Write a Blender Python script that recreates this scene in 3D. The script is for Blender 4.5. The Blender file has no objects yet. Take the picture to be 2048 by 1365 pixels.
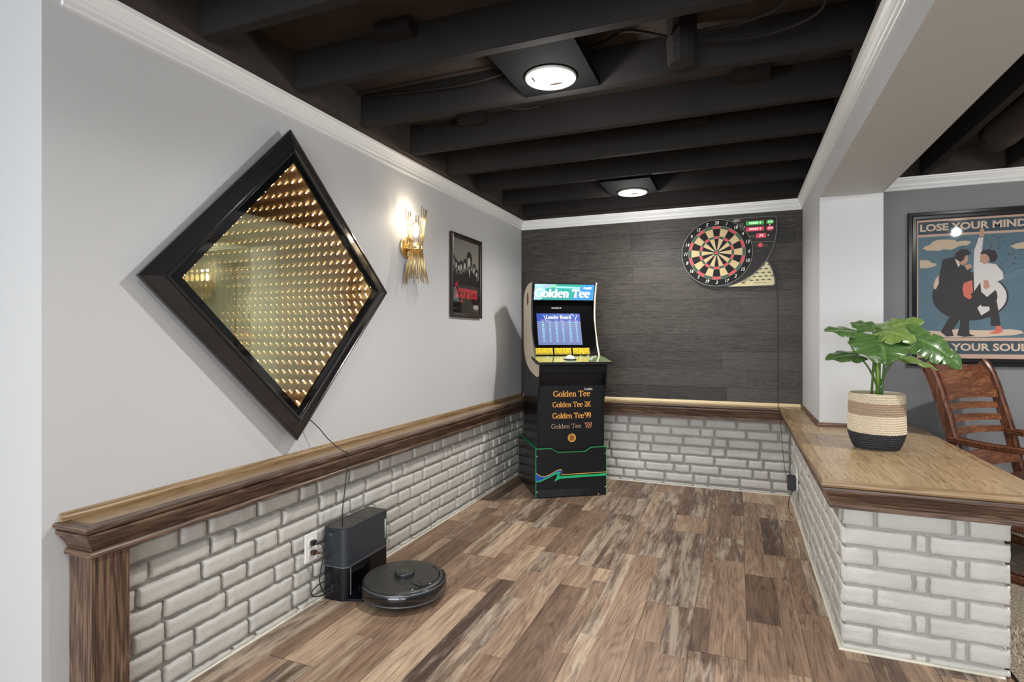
import bpy, bmesh, math, random
from mathutils import Vector, Matrix, noise
random.seed(7)
SC = bpy.context.scene
COL = SC.collection
PI = math.pi

# ------------------------------------------------------------------ camera
cam_d = bpy.data.cameras.new('camera')
cam = bpy.data.objects.new('camera', cam_d)
COL.objects.link(cam)
cam.location = (0, 0, 1.09)
cam.rotation_euler = (PI/2, 0, math.radians(21.89))
cam_d.sensor_width = 36
cam_d.lens = 1125/2048*36
cam_d.shift_y = -8.5/2048
cam_d.clip_start = 0.02
SC.camera = cam

# ------------------------------------------------------------------ view, world
SC.view_settings.view_transform = 'Standard'
SC.view_settings.look = 'None'
SC.view_settings.gamma = 1
SC.view_settings.use_curve_mapping = False
SC.view_settings.exposure = 0.3
cy = SC.cycles
cy.use_denoising = True
cy.max_bounces = 24
cy.diffuse_bounces = 5
cy.glossy_bounces = 22
cy.transparent_max_bounces = 24
cy.transmission_bounces = 4
cy.sample_clamp_indirect = 6
cy.blur_glossy = 0.2
cy.caustics_reflective = False
cy.caustics_refractive = False
W = bpy.data.worlds.new('world'); SC.world = W; W.use_nodes = True
W.node_tree.nodes['Background'].inputs[0].default_value = (0.75, 0.86, 1.0, 1)
W.node_tree.nodes['Background'].inputs[1].default_value = 0.9

CEIL = 2.033
def area(name, loc, rot, sx, sy, power, col):
    l = bpy.data.lights.new(name, 'AREA'); l.shape = 'RECTANGLE'; l.size = sx; l.size_y = sy
    l.energy = power; l.color = col
    o = bpy.data.objects.new(name, l); COL.objects.link(o)
    o.location = loc; o.rotation_euler = rot
    return o
# inferred cool daylight boosted as fill: area lamps inside the added glass doors
area('daylight_fill', (-0.6, -2.93, 1.02), (PI/2, 0, 0), 2.5, 1.85, 120, (0.905, 0.955, 1.0))
area('daylight_fill', (1.72, -2.93, 1.02), (PI/2, 0, 0), 1.5, 1.85, 50, (0.905, 0.955, 1.0))

# ------------------------------------------------------------------ materials
MATS = {}
def nn(nt, t, **kw):
    n = nt.nodes.new(t)
    for k, v in kw.items(): setattr(n, k, v)
    return n
def base(name):
    m = bpy.data.materials.new(name); m.use_nodes = True
    nt = m.node_tree; b = nt.nodes['Principled BSDF']
    return m, nt, b
def srgb(r, g, b):
    f = lambda c: (c/255/12.92) if c/255 <= 0.04045 else ((c/255+0.055)/1.055)**2.4
    return (f(r), f(g), f(b), 1)
def plain(name, col, rough=0.5, metal=0.0, spec=0.5, nscale=0, namt=0.0, bump=0.0, bscale=60, emit=None, estr=0, coat=0):
    if name in MATS: return MATS[name]
    m, nt, b = base(name)
    b.inputs['Roughness'].default_value = rough
    b.inputs['Metallic'].default_value = metal
    b.inputs['Specular IOR Level'].default_value = spec
    if coat: b.inputs['Coat Weight'].default_value = coat; b.inputs['Coat Roughness'].default_value = 0.08
    tc = nn(nt, 'ShaderNodeTexCoord')
    no = nn(nt, 'ShaderNodeTexNoise'); no.inputs['Scale'].default_value = nscale or 8; no.inputs['Detail'].default_value = 4
    nt.links.new(tc.outputs['Object'], no.inputs['Vector'])
    mx = nn(nt, 'ShaderNodeMix', data_type='RGBA')
    mx.inputs[6].default_value = tuple(c*(1-namt) for c in col[:3]) + (1,)
    mx.inputs[7].default_value = tuple(min(1, c*(1+namt)) for c in col[:3]) + (1,)
    nt.links.new(no.outputs[0], mx.inputs[0])
    nt.links.new(mx.outputs[2], b.inputs['Base Color'])
    if bump:
        n2 = nn(nt, 'ShaderNodeTexNoise'); n2.inputs['Scale'].default_value = bscale; n2.inputs['Detail'].default_value = 5
        nt.links.new(tc.outputs['Object'], n2.inputs['Vector'])
        bp = nn(nt, 'ShaderNodeBump'); bp.inputs['Strength'].default_value = bump; bp.inputs['Distance'].default_value = 0.002
        nt.links.new(n2.outputs[0], bp.inputs['Height']); nt.links.new(bp.outputs[0], b.inputs['Normal'])
    if emit:
        b.inputs['Emission Color'].default_value = emit; b.inputs['Emission Strength'].default_value = estr
    MATS[name] = m
    return m

def wood(name, dark, mid, light, along='Y', scale=1.0, rough=0.4, wavy=1.5, contrast=1.0, bump=0.3):
    """stained oak: long streaks, cathedral figure, dark pores"""
    if name in MATS: return MATS[name]
    m, nt, b = base(name)
    tc = nn(nt, 'ShaderNodeTexCoord')
    s = {'X': (1, 14, 14), 'Y': (14, 1, 14), 'Z': (14, 14, 1)}[along]
    mp = nn(nt, 'ShaderNodeMapping'); mp.inputs['Scale'].default_value = tuple(v*scale for v in s)
    nt.links.new(tc.outputs['Object'], mp.inputs['Vector'])
    lo = nn(nt, 'ShaderNodeTexNoise'); lo.inputs['Scale'].default_value = 2.2; lo.inputs['Detail'].default_value = 3
    lo.inputs['Distortion'].default_value = 0.6
    nt.links.new(mp.outputs[0], lo.inputs['Vector'])
    # figure rings from the low noise
    ml = nn(nt, 'ShaderNodeMath', operation='MULTIPLY'); ml.inputs[1].default_value = 26*wavy
    nt.links.new(lo.outputs[0], ml.inputs[0])
    sn = nn(nt, 'ShaderNodeMath', operation='SINE'); nt.links.new(ml.outputs[0], sn.inputs[0])
    s2 = {'X': (5, 260, 260), 'Y': (260, 5, 260), 'Z': (260, 260, 5)}[along]
    mp2 = nn(nt, 'ShaderNodeMapping'); mp2.inputs['Scale'].default_value = s2
    nt.links.new(tc.outputs['Object'], mp2.inputs['Vector'])
    hi = nn(nt, 'ShaderNodeTexNoise'); hi.inputs['Scale'].default_value = 1.0; hi.inputs['Detail'].default_value = 4; hi.inputs['Roughness'].default_value = 0.65
    nt.links.new(mp2.outputs[0], hi.inputs['Vector'])
    a1 = nn(nt, 'ShaderNodeMath', operation='MULTIPLY_ADD'); a1.inputs[1].default_value = 0.10*contrast; a1.inputs[2].default_value = 0.13
    nt.links.new(sn.outputs[0], a1.inputs[0])
    a2 = nn(nt, 'ShaderNodeMath', operation='MULTIPLY_ADD'); a2.inputs[1].default_value = 0.9
    nt.links.new(hi.outputs[0], a2.inputs[0]); nt.links.new(a1.outputs[0], a2.inputs[2])
    a3 = nn(nt, 'ShaderNodeMath', operation='MULTIPLY_ADD'); a3.inputs[1].default_value = 0.25
    nt.links.new(lo.outputs[0], a3.inputs[0]); nt.links.new(a2.outputs[0], a3.inputs[2])
    cr = nn(nt, 'ShaderNodeValToRGB')
    cr.color_ramp.elements[0].position = 0.42; cr.color_ramp.elements[0].color = dark
    cr.color_ramp.elements[1].position = 0.95; cr.color_ramp.elements[1].color = light
    e = cr.color_ramp.elements.new(0.66); e.color = mid
    nt.links.new(a3.outputs[0], cr.inputs[0]); nt.links.new(cr.outputs[0], b.inputs['Base Color'])
    b.inputs['Roughness'].default_value = rough
    bp = nn(nt, 'ShaderNodeBump'); bp.inputs['Strength'].default_value = bump; bp.inputs['Distance'].default_value = 0.0008
    nt.links.new(a3.outputs[0], bp.inputs['Height']); nt.links.new(bp.outputs[0], b.inputs['Normal'])
    MATS[name] = m
    return m

def paint_brick(name, ca, cb_):
    m, nt, b = base(name)
    tc = nn(nt, 'ShaderNodeTexCoord')
    n1 = nn(nt, 'ShaderNodeTexNoise'); n1.inputs['Scale'].default_value = 60; n1.inputs['Detail'].default_value = 6; n1.inputs['Roughness'].default_value = 0.65
    n2 = nn(nt, 'ShaderNodeTexNoise'); n2.inputs['Scale'].default_value = 9; n2.inputs['Detail'].default_value = 4
    for n in (n1, n2): nt.links.new(tc.outputs['Object'], n.inputs['Vector'])
    mx = nn(nt, 'ShaderNodeMix', data_type='RGBA')
    mx.inputs[6].default_value = ca; mx.inputs[7].default_value = cb_
    nt.links.new(n2.outputs[0], mx.inputs[0]); nt.links.new(mx.outputs[2], b.inputs['Base Color'])
    b.inputs['Roughness'].default_value = 0.5
    bp = nn(nt, 'ShaderNodeBump'); bp.inputs['Strength'].default_value = 0.8; bp.inputs['Distance'].default_value = 0.004
    nt.links.new(n1.outputs[0], bp.inputs['Height']); nt.links.new(bp.outputs[0], b.inputs['Normal'])
    return m

def floor_mat():
    """rustic mixed-tone plank: per-strip tone from the 'tone' attribute, streaked along Y"""
    m, nt, b = base('rustic_plank')
    L = nt.links.new
    at = nn(nt, 'ShaderNodeAttribute', attribute_name='tone')
    sp = nn(nt, 'ShaderNodeSeparateColor'); L(at.outputs['Color'], sp.inputs[0])
    tc = nn(nt, 'ShaderNodeTexCoord')
    sc = nn(nt, 'ShaderNodeMath', operation='MULTIPLY'); sc.inputs[1].default_value = 37.0; L(sp.outputs[1], sc.inputs[0])
    cb = nn(nt, 'ShaderNodeCombineXYZ'); L(sc.outputs[0], cb.inputs[0]); L(sc.outputs[0], cb.inputs[1]); L(sc.outputs[0], cb.inputs[2])
    ad = nn(nt, 'ShaderNodeVectorMath', operation='ADD'); L(tc.outputs['Object'], ad.inputs[0]); L(cb.outputs[0], ad.inputs[1])
    def noise_(sx, sy, scale, det=4, dist=0.0, rough=0.55):
        mp = nn(nt, 'ShaderNodeMapping'); mp.inputs['Scale'].default_value = (sx, sy, 1); L(ad.outputs[0], mp.inputs[0])
        n = nn(nt, 'ShaderNodeTexNoise'); n.inputs['Scale'].default_value = scale; n.inputs['Detail'].default_value = det
        n.inputs['Distortion'].default_value = dist; n.inputs['Roughness'].default_value = rough
        L(mp.outputs[0], n.inputs['Vector']); return n.outputs[0]
    def math_(op, a, b_=None, c=None):
        n = nn(nt, 'ShaderNodeMath', operation=op)
        for i, v in enumerate((a, b_, c)):
            if v is None: continue
            if isinstance(v, (int, float)): n.inputs[i].default_value = v
            else: L(v, n.inputs[i])
        return n.outputs[0]
    def ramp(v, stops):
        r = nn(nt, 'ShaderNodeValToRGB'); e = r.color_ramp.elements
        e[0].position, e[0].color = stops[0]; e[1].position, e[1].color = stops[-1]
        for p, c in stops[1:-1]:
            x = e.new(p); x.color = c
        L(v, r.inputs[0]); return r.outputs[0]
    def mix(f, a, b_, mode='MIX'):
        n = nn(nt, 'ShaderNodeMix', data_type='RGBA', blend_type=mode)
        for i, v in ((0, f), (6, a), (7, b_)):
            if isinstance(v, (int, float)): n.inputs[i].default_value = v
            elif isinstance(v, tuple): n.inputs[i].default_value = v
            else: L(v, n.inputs[i])
        return n.outputs[2]
    ringn = noise_(5.0, 0.55, 1.5, 2, 0.3)
    rings = math_('SINE', math_('MULTIPLY', ringn, 120))
    fine = noise_(95, 3.0, 2.2, 5, 0.3, 0.7)
    saw = noise_(2.0, 60, 3.0, 2)
    streak = noise_(10, 0.9, 1.9, 6, 0.3, 0.66)
    patch = noise_(13, 1.5, 1.9, 9, 0.25, 0.72)
    # base tone
    t = math_('MULTIPLY_ADD', streak, 0.95, sp.outputs[0])
    t = math_('SUBTRACT', t, 0.46)
    bcol = ramp(t, [(0.0, srgb(78, 63, 53)), (0.3, srgb(112, 90, 74)), (0.5, srgb(134, 110, 92)), (0.72, srgb(156, 131, 110)), (1.0, srgb(192, 168, 143))])
    g = math_('MULTIPLY_ADD', rings, 0.07, math_('MULTIPLY_ADD', fine, 0.85, math_('MULTIPLY', saw, 0.10)))
    gcol = ramp(g, [(0.26, (0.36, 0.32, 0.28, 1)), (0.46, (0.98, 0.96, 0.93, 1)), (0.70, (1.38, 1.35, 1.30, 1))])
    bcol = mix(0.85, bcol, gcol, 'MULTIPLY')
    # worn whitish paint and dark rot on the weathered strips
    w = math_('MULTIPLY', math_('SUBTRACT', math_('ADD', patch, math_('MULTIPLY', sp.outputs[2], 0.27)), 0.635), 8.0)
    wn = nn(nt, 'ShaderNodeClamp'); L(w, wn.inputs[0])
    bcol = mix(math_('MULTIPLY', wn.outputs[0], 0.62), bcol, srgb(196, 180, 160))
    dk = noise_(14, 1.3, 2.1, 9, 0.25, 0.72)
    d = math_('MULTIPLY', math_('SUBTRACT', math_('ADD', dk, math_('MULTIPLY', sp.outputs[2], 0.16)), 0.585), 8.0)
    dn = nn(nt, 'ShaderNodeClamp'); L(d, dn.inputs[0])
    bcol = mix(math_('MULTIPLY', dn.outputs[0], 0.65), bcol, srgb(66, 54, 47))
    L(bcol, b.inputs['Base Color'])
    b.inputs['Roughness'].default_value = 0.46
    b.inputs['Specular IOR Level'].default_value = 0.35
    bp = nn(nt, 'ShaderNodeBump'); bp.inputs['Strength'].default_value = 0.35; bp.inputs['Distance'].default_value = 0.001
    L(g, bp.inputs['Height']); L(bp.outputs[0], b.inputs['Normal'])
    return m

def dark_plank_mat():
    m, nt, b = base('dark_oak_plank')
    L = nt.links.new
    at = nn(nt, 'ShaderNodeAttribute', attribute_name='tone')
    sp = nn(nt, 'ShaderNodeSeparateColor'); L(at.outputs['Color'], sp.inputs[0])
    tc = nn(nt, 'ShaderNodeTexCoord')
    sc = nn(nt, 'ShaderNodeMath', operation='MULTIPLY'); sc.inputs[1].default_value = 23.0; L(sp.outputs[1], sc.inputs[0])
    cb = nn(nt, 'ShaderNodeCombineXYZ'); L(sc.outputs[0], cb.inputs[0]); L(sc.outputs[0], cb.inputs[2])
    ad = nn(nt, 'ShaderNodeVectorMath', operation='ADD'); L(tc.outputs['Object'], ad.inputs[0]); L(cb.outputs[0], ad.inputs[1])
    mp = nn(nt, 'ShaderNodeMapping'); mp.inputs['Scale'].default_value = (1.2, 1, 11); L(ad.outputs[0], mp.inputs[0])
    n = nn(nt, 'ShaderNodeTexNoise'); n.inputs['Scale'].default_value = 1.8; n.inputs['Detail'].default_value = 3; n.inputs['Distortion'].default_value = 0.5
    L(mp.outputs[0], n.inputs['Vector'])
    mu = nn(nt, 'ShaderNodeMath', operation='MULTIPLY'); mu.inputs[1].default_value = 90; L(n.outputs[0], mu.inputs[0])
    sn = nn(nt, 'ShaderNodeMath', operation='SINE'); L(mu.outputs[0], sn.inputs[0])
    mp2 = nn(nt, 'ShaderNodeMapping'); mp2.inputs['Scale'].default_value = (8, 1, 260); L(ad.outputs[0], mp2.inputs[0])
    n2 = nn(nt, 'ShaderNodeTexNoise'); n2.inputs['Scale'].default_value = 1.0; n2.inputs['Detail'].default_value = 3; L(mp2.outputs[0], n2.inputs['Vector'])
    a = nn(nt, 'ShaderNodeMath', operation='MULTIPLY_ADD'); a.inputs[1].default_value = 0.14; L(sn.outputs[0], a.inputs[0]); L(n2.outputs[0], a.inputs[2])
    a2 = nn(nt, 'ShaderNodeMath', operation='MULTIPLY_ADD'); a2.inputs[1].default_value = 0.35; L(sp.outputs[0], a2.inputs[0]); L(a.outputs[0], a2.inputs[2])
    r = nn(nt, 'ShaderNodeValToRGB'); e = r.color_ramp.elements
    e[0].position = 0.35; e[0].color = srgb(35, 32, 29); e[1].position = 0.95; e[1].color = srgb(77, 71, 64)
    L(a2.outputs[0], r.inputs[0]); L(r.outputs[0], b.inputs['Base Color'])
    b.inputs['Roughness'].default_value = 0.5; b.inputs['Specular IOR Level'].default_value = 0.28
    bp = nn(nt, 'ShaderNodeBump'); bp.inputs['Strength'].default_value = 0.3; bp.inputs['Distance'].default_value = 0.0006
    L(a.outputs[0], bp.inputs['Height']); L(bp.outputs[0], b.inputs['Normal'])
    return m

def carpet_mat():
    m, nt, b = base('speckled_carpet')
    tc = nn(nt, 'ShaderNodeTexCoord')
    n = nn(nt, 'ShaderNodeTexNoise'); n.inputs['Scale'].default_value = 160; n.inputs['Detail'].default_value = 4; n.inputs['Roughness'].default_value = 0.7
    nt.links.new(tc.outputs['Object'], n.inputs['Vector'])
    r = nn(nt, 'ShaderNodeValToRGB'); e = r.color_ramp.elements
    e[0].position = 0.36; e[0].color = srgb(92, 78, 66); e[1].position = 0.62; e[1].color = srgb(205, 190, 170)
    nt.links.new(n.outputs[0], r.inputs[0]); nt.links.new(r.outputs[0], b.inputs['Base Color'])
    b.inputs['Roughness'].default_value = 1.0; b.inputs['Specular IOR Level'].default_value = 0.1
    bp = nn(nt, 'ShaderNodeBump'); bp.inputs['Strength'].default_value = 1.0; bp.inputs['Distance'].default_value = 0.01
    nt.links.new(n.outputs[0], bp.inputs['Height']); nt.links.new(bp.outputs[0], b.inputs['Normal'])
    return m

def glow(name, col, strength):
    if name in MATS: return MATS[name]
    m, nt, b = base(name)
    b.inputs['Base Color'].default_value = (col[0]*0.3, col[1]*0.3, col[2]*0.3, 1)
    b.inputs['Emission Color'].default_value = col; b.inputs['Emission Strength'].default_value = strength
    b.inputs['Roughness'].default_value = 0.3
    MATS[name] = m
    return m

def clear_glass(name='clear_glazing', tint=(1, 1, 1, 1), extra=0.0, rough=0.02):
    if name in MATS: return MATS[name]
    m = bpy.data.materials.new(name); m.use_nodes = True; nt = m.node_tree; nt.nodes.clear()
    out = nn(nt, 'ShaderNodeOutputMaterial'); mx = nn(nt, 'ShaderNodeMixShader')
    tr = nn(nt, 'ShaderNodeBsdfTransparent'); tr.inputs[0].default_value = tint
    gl = nn(nt, 'ShaderNodeBsdfGlossy'); gl.inputs['Roughness'].default_value = rough
    fr = nn(nt, 'ShaderNodeFresnel'); fr.inputs[0].default_value = 1.5
    ad = nn(nt, 'ShaderNodeMath', operation='ADD'); ad.inputs[1].default_value = extra
    nt.links.new(fr.outputs[0], ad.inputs[0]); nt.links.new(ad.outputs[0], mx.inputs[0])
    nt.links.new(tr.outputs[0], mx.inputs[1]); nt.links.new(gl.outputs[0], mx.inputs[2]); nt.links.new(mx.outputs[0], out.inputs[0])
    MATS[name] = m
    return m

def half_mirror():
    """two-way mirror pane: part reflects, part lets through; coated on its inner side"""
    m = bpy.data.materials.new('two_way_mirror'); m.use_nodes = True; nt = m.node_tree; nt.nodes.clear()
    out = nn(nt, 'ShaderNodeOutputMaterial'); mx = nn(nt, 'ShaderNodeMixShader')
    tr = nn(nt, 'ShaderNodeBsdfTransparent'); tr.inputs[0].default_value = (0.88, 0.88, 0.70, 1)
    g1 = nn(nt, 'ShaderNodeBsdfGlossy'); g1.inputs['Roughness'].default_value = 0.0
    ge = nn(nt, 'ShaderNodeNewGeometry')
    cm = nn(nt, 'ShaderNodeMix', data_type='RGBA'); cm.inputs[6].default_value = (0.80, 0.86, 0.62, 1); cm.inputs[7].default_value = (0.985, 0.975, 0.945, 1)
    nt.links.new(ge.outputs['Backfacing'], cm.inputs[0]); nt.links.new(cm.outputs[2], g1.inputs[0])
    mr = nn(nt, 'ShaderNodeMapRange'); mr.inputs[3].default_value = 0.28; mr.inputs[4].default_value = 0.82
    nt.links.new(ge.outputs['Backfacing'], mr.inputs[0]); nt.links.new(mr.outputs[0], mx.inputs[0])
    nt.links.new(tr.outputs[0], mx.inputs[1]); nt.links.new(g1.outputs[0], mx.inputs[2]); nt.links.new(mx.outputs[0], out.inputs[0])
    return m
def full_mirror():
    m = bpy.data.materials.new('back_mirror'); m.use_nodes = True; nt = m.node_tree; nt.nodes.clear()
    out = nn(nt, 'ShaderNodeOutputMaterial'); g = nn(nt, 'ShaderNodeBsdfGlossy'); g.inputs['Roughness'].default_value = 0.0
    g.inputs[0].default_value = (0.985, 0.975, 0.945, 1); nt.links.new(g.outputs[0], out.inputs[0])
    return m

M_WALL = plain('grey_wall_paint', srgb(195, 195, 195), 0.6, nscale=3, namt=0.02, bump=0.08, bscale=180)
M_WALLD = plain('mid_grey_wall_paint', srgb(124, 124, 125), 0.65, nscale=3, namt=0.02, bump=0.08, bscale=180)
M_TRIM = plain('white_trim_paint', srgb(226, 226, 224), 0.32)
M_CEIL = plain('black_ceiling_paint', srgb(64, 57, 53), 0.9, spec=0.1, nscale=9, namt=0.45, bump=1.0, bscale=22)
M_JOIST = plain('black_joist_paint', srgb(36, 34, 33), 0.9, spec=0.12, nscale=7, namt=0.2, bump=0.4, bscale=50)
M_BRICK = paint_brick('painted_brick', srgb(180, 177, 170), srgb(204, 201, 194))
M_MORT = paint_brick('joint_shade_mortar', srgb(132, 128, 123), srgb(158, 153, 146))  # same paint as the brick, darkened to stand in for shade in the joints
M_MORT2 = paint_brick('joint_shade_mortar_pale', srgb(142, 139, 135), srgb(168, 165, 159))  # joint shade put into the colour here too, paler for the half wall
M_PAN = plain('black_pan_paint', srgb(14, 14, 14), 0.95, spec=0.05)
M_FLOOR = floor_mat()
M_DPLANK = dark_plank_mat()
M_CARPET = carpet_mat()
M_PILE = plain('carpet_tuft', srgb(196, 182, 164), 0.95, spec=0.1, nscale=140, namt=0.35)
oakd, oakm, oakl = srgb(36, 25, 20), srgb(80, 60, 48), srgb(130, 104, 84)
M_OAKY = wood('stained_oak_lengthwise', oakd, oakm, oakl, 'Y')
M_OAKX = wood('stained_oak_crosswise', oakd, oakm, oakl, 'X')
M_OAKZ = wood('stained_oak_upright', oakd, oakm, oakl, 'Z')
td, tm, tl = srgb(82, 62, 42), srgb(134, 108, 76), srgb(162, 136, 100)  # same oak as the apron, colour lightened for lamp light on the tops
M_TOPY = wood('lit_oak_lengthwise', td, tm, tl, 'Y', rough=0.3)
M_TOPX = wood('lit_oak_crosswise', td, tm, tl, 'X', rough=0.3)
M_COUNTER = wood('oak_veneer_counter', srgb(106, 86, 60), srgb(146, 122, 90), srgb(174, 151, 116), 'Y', scale=0.75, rough=0.28, wavy=3.0, contrast=1.15)
M_CHAIR = wood('mahogany_brown_oak', srgb(38, 22, 16), srgb(84, 48, 32), srgb(128, 82, 56), 'Z', scale=1.2, rough=0.3)
M_CHAIRX = wood('mahogany_brown_oak_panel', srgb(54, 30, 20), srgb(98, 58, 38), srgb(152, 100, 68), 'X', scale=1.0, rough=0.32, wavy=0.9, contrast=0.6)
M_BLK = plain('black_plastic', srgb(22, 23, 26), 0.4)
M_BLKG = plain('gloss_black', srgb(12, 12, 14), 0.06, coat=0.6)
M_CABBLK = plain('black_cabinet_vinyl', srgb(17, 18, 22), 0.38, spec=0.35)
M_CABSIDE = plain('black_cabinet_side', srgb(13, 15, 20), 0.22)
M_WHITEP = plain('white_plastic', srgb(236, 234, 228), 0.3)
M_GOLD = plain('brushed_gold', (0.70, 0.54, 0.27, 1), 0.36, metal=1.0)
M_CREAM = plain('cream_decal', srgb(216, 200, 178), 0.4)
M_GREEN = plain('green_edge', srgb(46, 150, 92), 0.4)

# ------------------------------------------------------------------ mesh builder
class MB:
    def __init__(s): s.v = []; s.f = []; s.mi = []; s.sm = []; s.mats = []; s.tone = None; s.M = Matrix()
    def m(s, mat):
        if mat not in s.mats: s.mats.append(mat)
        return s.mats.index(mat)
    def add(s, vs, fs, mat, smooth=False, tone=None):
        o = len(s.v); k = s.m(mat)
        s.v += [tuple(s.M @ Vector(p)) for p in vs]
        for f in fs:
            s.f.append([i+o for i in f]); s.mi.append(k); s.sm.append(smooth)
            if tone is not None or s.tone is not None:
                if s.tone is None: s.tone = [(0, 0, 0, 1)]*(len(s.f)-1)
                s.tone.append(tone or (0, 0, 0, 1))
        return s
    def box(s, a, b, mat, bev=0.0, tone=None):
        x0, y0, z0 = [min(a[i], b[i]) for i in range(3)]; x1, y1, z1 = [max(a[i], b[i]) for i in range(3)]
        if bev <= 0:
            vs = [(x0,y0,z0),(x1,y0,z0),(x1,y1,z0),(x0,y1,z0),(x0,y0,z1),(x1,y0,z1),(x1,y1,z1),(x0,y1,z1)]
            fs = [(0,3,2,1),(4,5,6,7),(0,1,5,4),(1,2,6,5),(2,3,7,6),(3,0,4,7)]
            return s.add(vs, fs, mat, tone=tone)
        bm = bmesh.new(); bmesh.ops.create_cube(bm, size=1)
        for v in bm.verts: v.co = Vector(((x0+x1)/2+v.co.x*(x1-x0), (y0+y1)/2+v.co.y*(y1-y0), (z0+z1)/2+v.co.z*(z1-z0)))
        bmesh.ops.bevel(bm, geom=bm.edges[:], offset=bev, segments=2, affect='EDGES')
        s.bm(bm, mat); return s
    def bm(s, bm, mat, smooth=False):
        bm.verts.index_update()
        s.add([v.co[:] for v in bm.verts], [[v.index for v in f.verts] for f in bm.faces], mat, smooth); bm.free()
    def prism(s, pts, d0, d1, mat, plane='XZ', bev=0, smooth=False):
        """polygon pts (a,b) in the plane, pushed from d0 to d1 along the third axis"""
        def P(a, b, d):
            return {'XZ': (a, d, b), 'YZ': (d, a, b), 'XY': (a, b, d)}[plane]
        n = len(pts)
        vs = [P(a, b, d0) for a, b in pts] + [P(a, b, d1) for a, b in pts]
        fs = [list(range(n)), list(range(2*n-1, n-1, -1))] + [(i, i+n, (i+1) % n+n, (i+1) % n) for i in range(n)]
        bm = bmesh.new(); bv = [bm.verts.new(v) for v in vs]
        for f in fs:
            try: bm.faces.new([bv[i] for i in f])
            except ValueError: pass
        bmesh.ops.recalc_face_normals(bm, faces=bm.faces[:])
        if bev:
            es = [e for e in bm.edges if e.calc_face_angle(0) > 0.4]
            bmesh.ops.bevel(bm, geom=es, offset=bev, segments=2, affect='EDGES')
        s.bm(bm, mat, smooth); return s
    def flat(s, pts, d, mat, plane='XZ', flip=False):
        def P(a, b):
            return {'XZ': (a, d, b), 'YZ': (d, a, b), 'XY': (a, b, d)}[plane]
        f = list(range(len(pts)))
        if flip: f.reverse()
        return s.add([P(*p) for p in pts], [f], mat)
    def tube(s, pts, r, mat, seg=8, caps=True, smooth=True):
        pts = [Vector(p) for p in pts]; n = len(pts)
        rs = r if isinstance(r, (list, tuple)) else [r]*n
        t = (pts[1]-pts[0]).normalized(); up = Vector((0, 0, 1)) if abs(t.z) < 0.9 else Vector((1, 0, 0))
        a = t.cross(up).normalized(); vs = []; fs = []
        for i, p in enumerate(pts):
            tt = ((pts[min(i+1, n-1)]-pts[i]).normalized() + (pts[i]-pts[max(i-1, 0)]).normalized())
            if tt.length < 1e-6: tt = t
            tt.normalize(); a = (a - tt*a.dot(tt)).normalized(); b = tt.cross(a)
            vs += [(p + (a*math.cos(2*PI*k/seg)+b*math.sin(2*PI*k/seg))*rs[i])[:] for k in range(seg)]
        for i in range(n-1):
            for k in range(seg):
                fs.append((i*seg+k, i*seg+(k+1) % seg, (i+1)*seg+(k+1) % seg, (i+1)*seg+k))
        if caps: fs += [list(range(seg-1, -1, -1)), list(range((n-1)*seg, n*seg))]
        return s.add(vs, fs, mat, smooth)
    def lathe(s, prof, c, mat, seg=32, axis='Z', smooth=True, a0=0, a1=2*PI):
        full = abs(a1-a0-2*PI) < 1e-6; n = seg if full else seg+1
        vs = []; fs = []
        for r, h in prof:
            for k in range(n):
                t = a0+(a1-a0)*k/seg; x, y = r*math.cos(t), r*math.sin(t)
                vs.append({'Z': (c[0]+x, c[1]+y, c[2]+h), 'X': (c[0]+h, c[1]+x, c[2]+y), 'Y': (c[0]+x, c[1]+h, c[2]+y)}[axis])
        for i in range(len(prof)-1):
            for k in range(seg if full else seg):
                k2 = (k+1) % n
                fs.append((i*n+k, i*n+k2, (i+1)*n+k2, (i+1)*n+k))
        if axis == 'Y': fs = [tuple(reversed(f)) for f in fs]
        return s.add(vs, fs, mat, smooth)
    def disc(s, c, r, h, mat, axis='Z', seg=32, bev=0.0):
        """solid disc of height h from c along the axis"""
        b = min(bev, abs(h)/2)*(1 if h > 0 else -1); bb = abs(b)
        return s.lathe([(0.00001, 0), (r-bb, 0), (r, b), (r, h-b), (r-bb, h), (0.00001, h)], c, mat, seg, axis, smooth=False)
    def build(s, name, parent=None, loc=None):
        me = bpy.data.meshes.new(name); me.from_pydata(s.v, [], s.f)
        for k in s.mats: me.materials.append(k)
        me.polygons.foreach_set('material_index', s.mi); me.polygons.foreach_set('use_smooth', s.sm)
        if s.tone:
            at = me.color_attributes.new('tone', 'FLOAT_COLOR', 'CORNER')
            for p in me.polygons:
                for li in p.loop_indices: at.data[li].color = s.tone[p.index]
        me.update()
        o = bpy.data.objects.new(name, me); COL.objects.link(o)
        if parent: o.parent = parent
        return o

def thing(name, label, cat, loc=(0, 0, 0), rz=0, group=None):
    o = bpy.data.objects.new(name, None); COL.objects.link(o); o.empty_display_size = 0.1
    o.location = loc; o.rotation_euler = (0, 0, rz)
    o['label'] = label; o['category'] = cat
    if group: o['group'] = group
    return o
def tag(o, label, cat, group=None):
    o['label'] = label; o['category'] = cat
    if group: o['group'] = group
    return o
def struct(o, label, cat='wall'):
    o['kind'] = 'structure'; o['label'] = label; o['category'] = cat
    return o
def lab(o, label): o['label'] = label; return o
def dup(root, loc, rz, label):
    r = root.copy(); COL.objects.link(r); r.location = loc; r.rotation_euler = (0, 0, rz); r['label'] = label
    for ch in list(root.children):
        c = ch.copy(); COL.objects.link(c); c.parent = r
        for g in ch.children:
            d = g.copy(); COL.objects.link(d); d.parent = c
    return r

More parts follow.
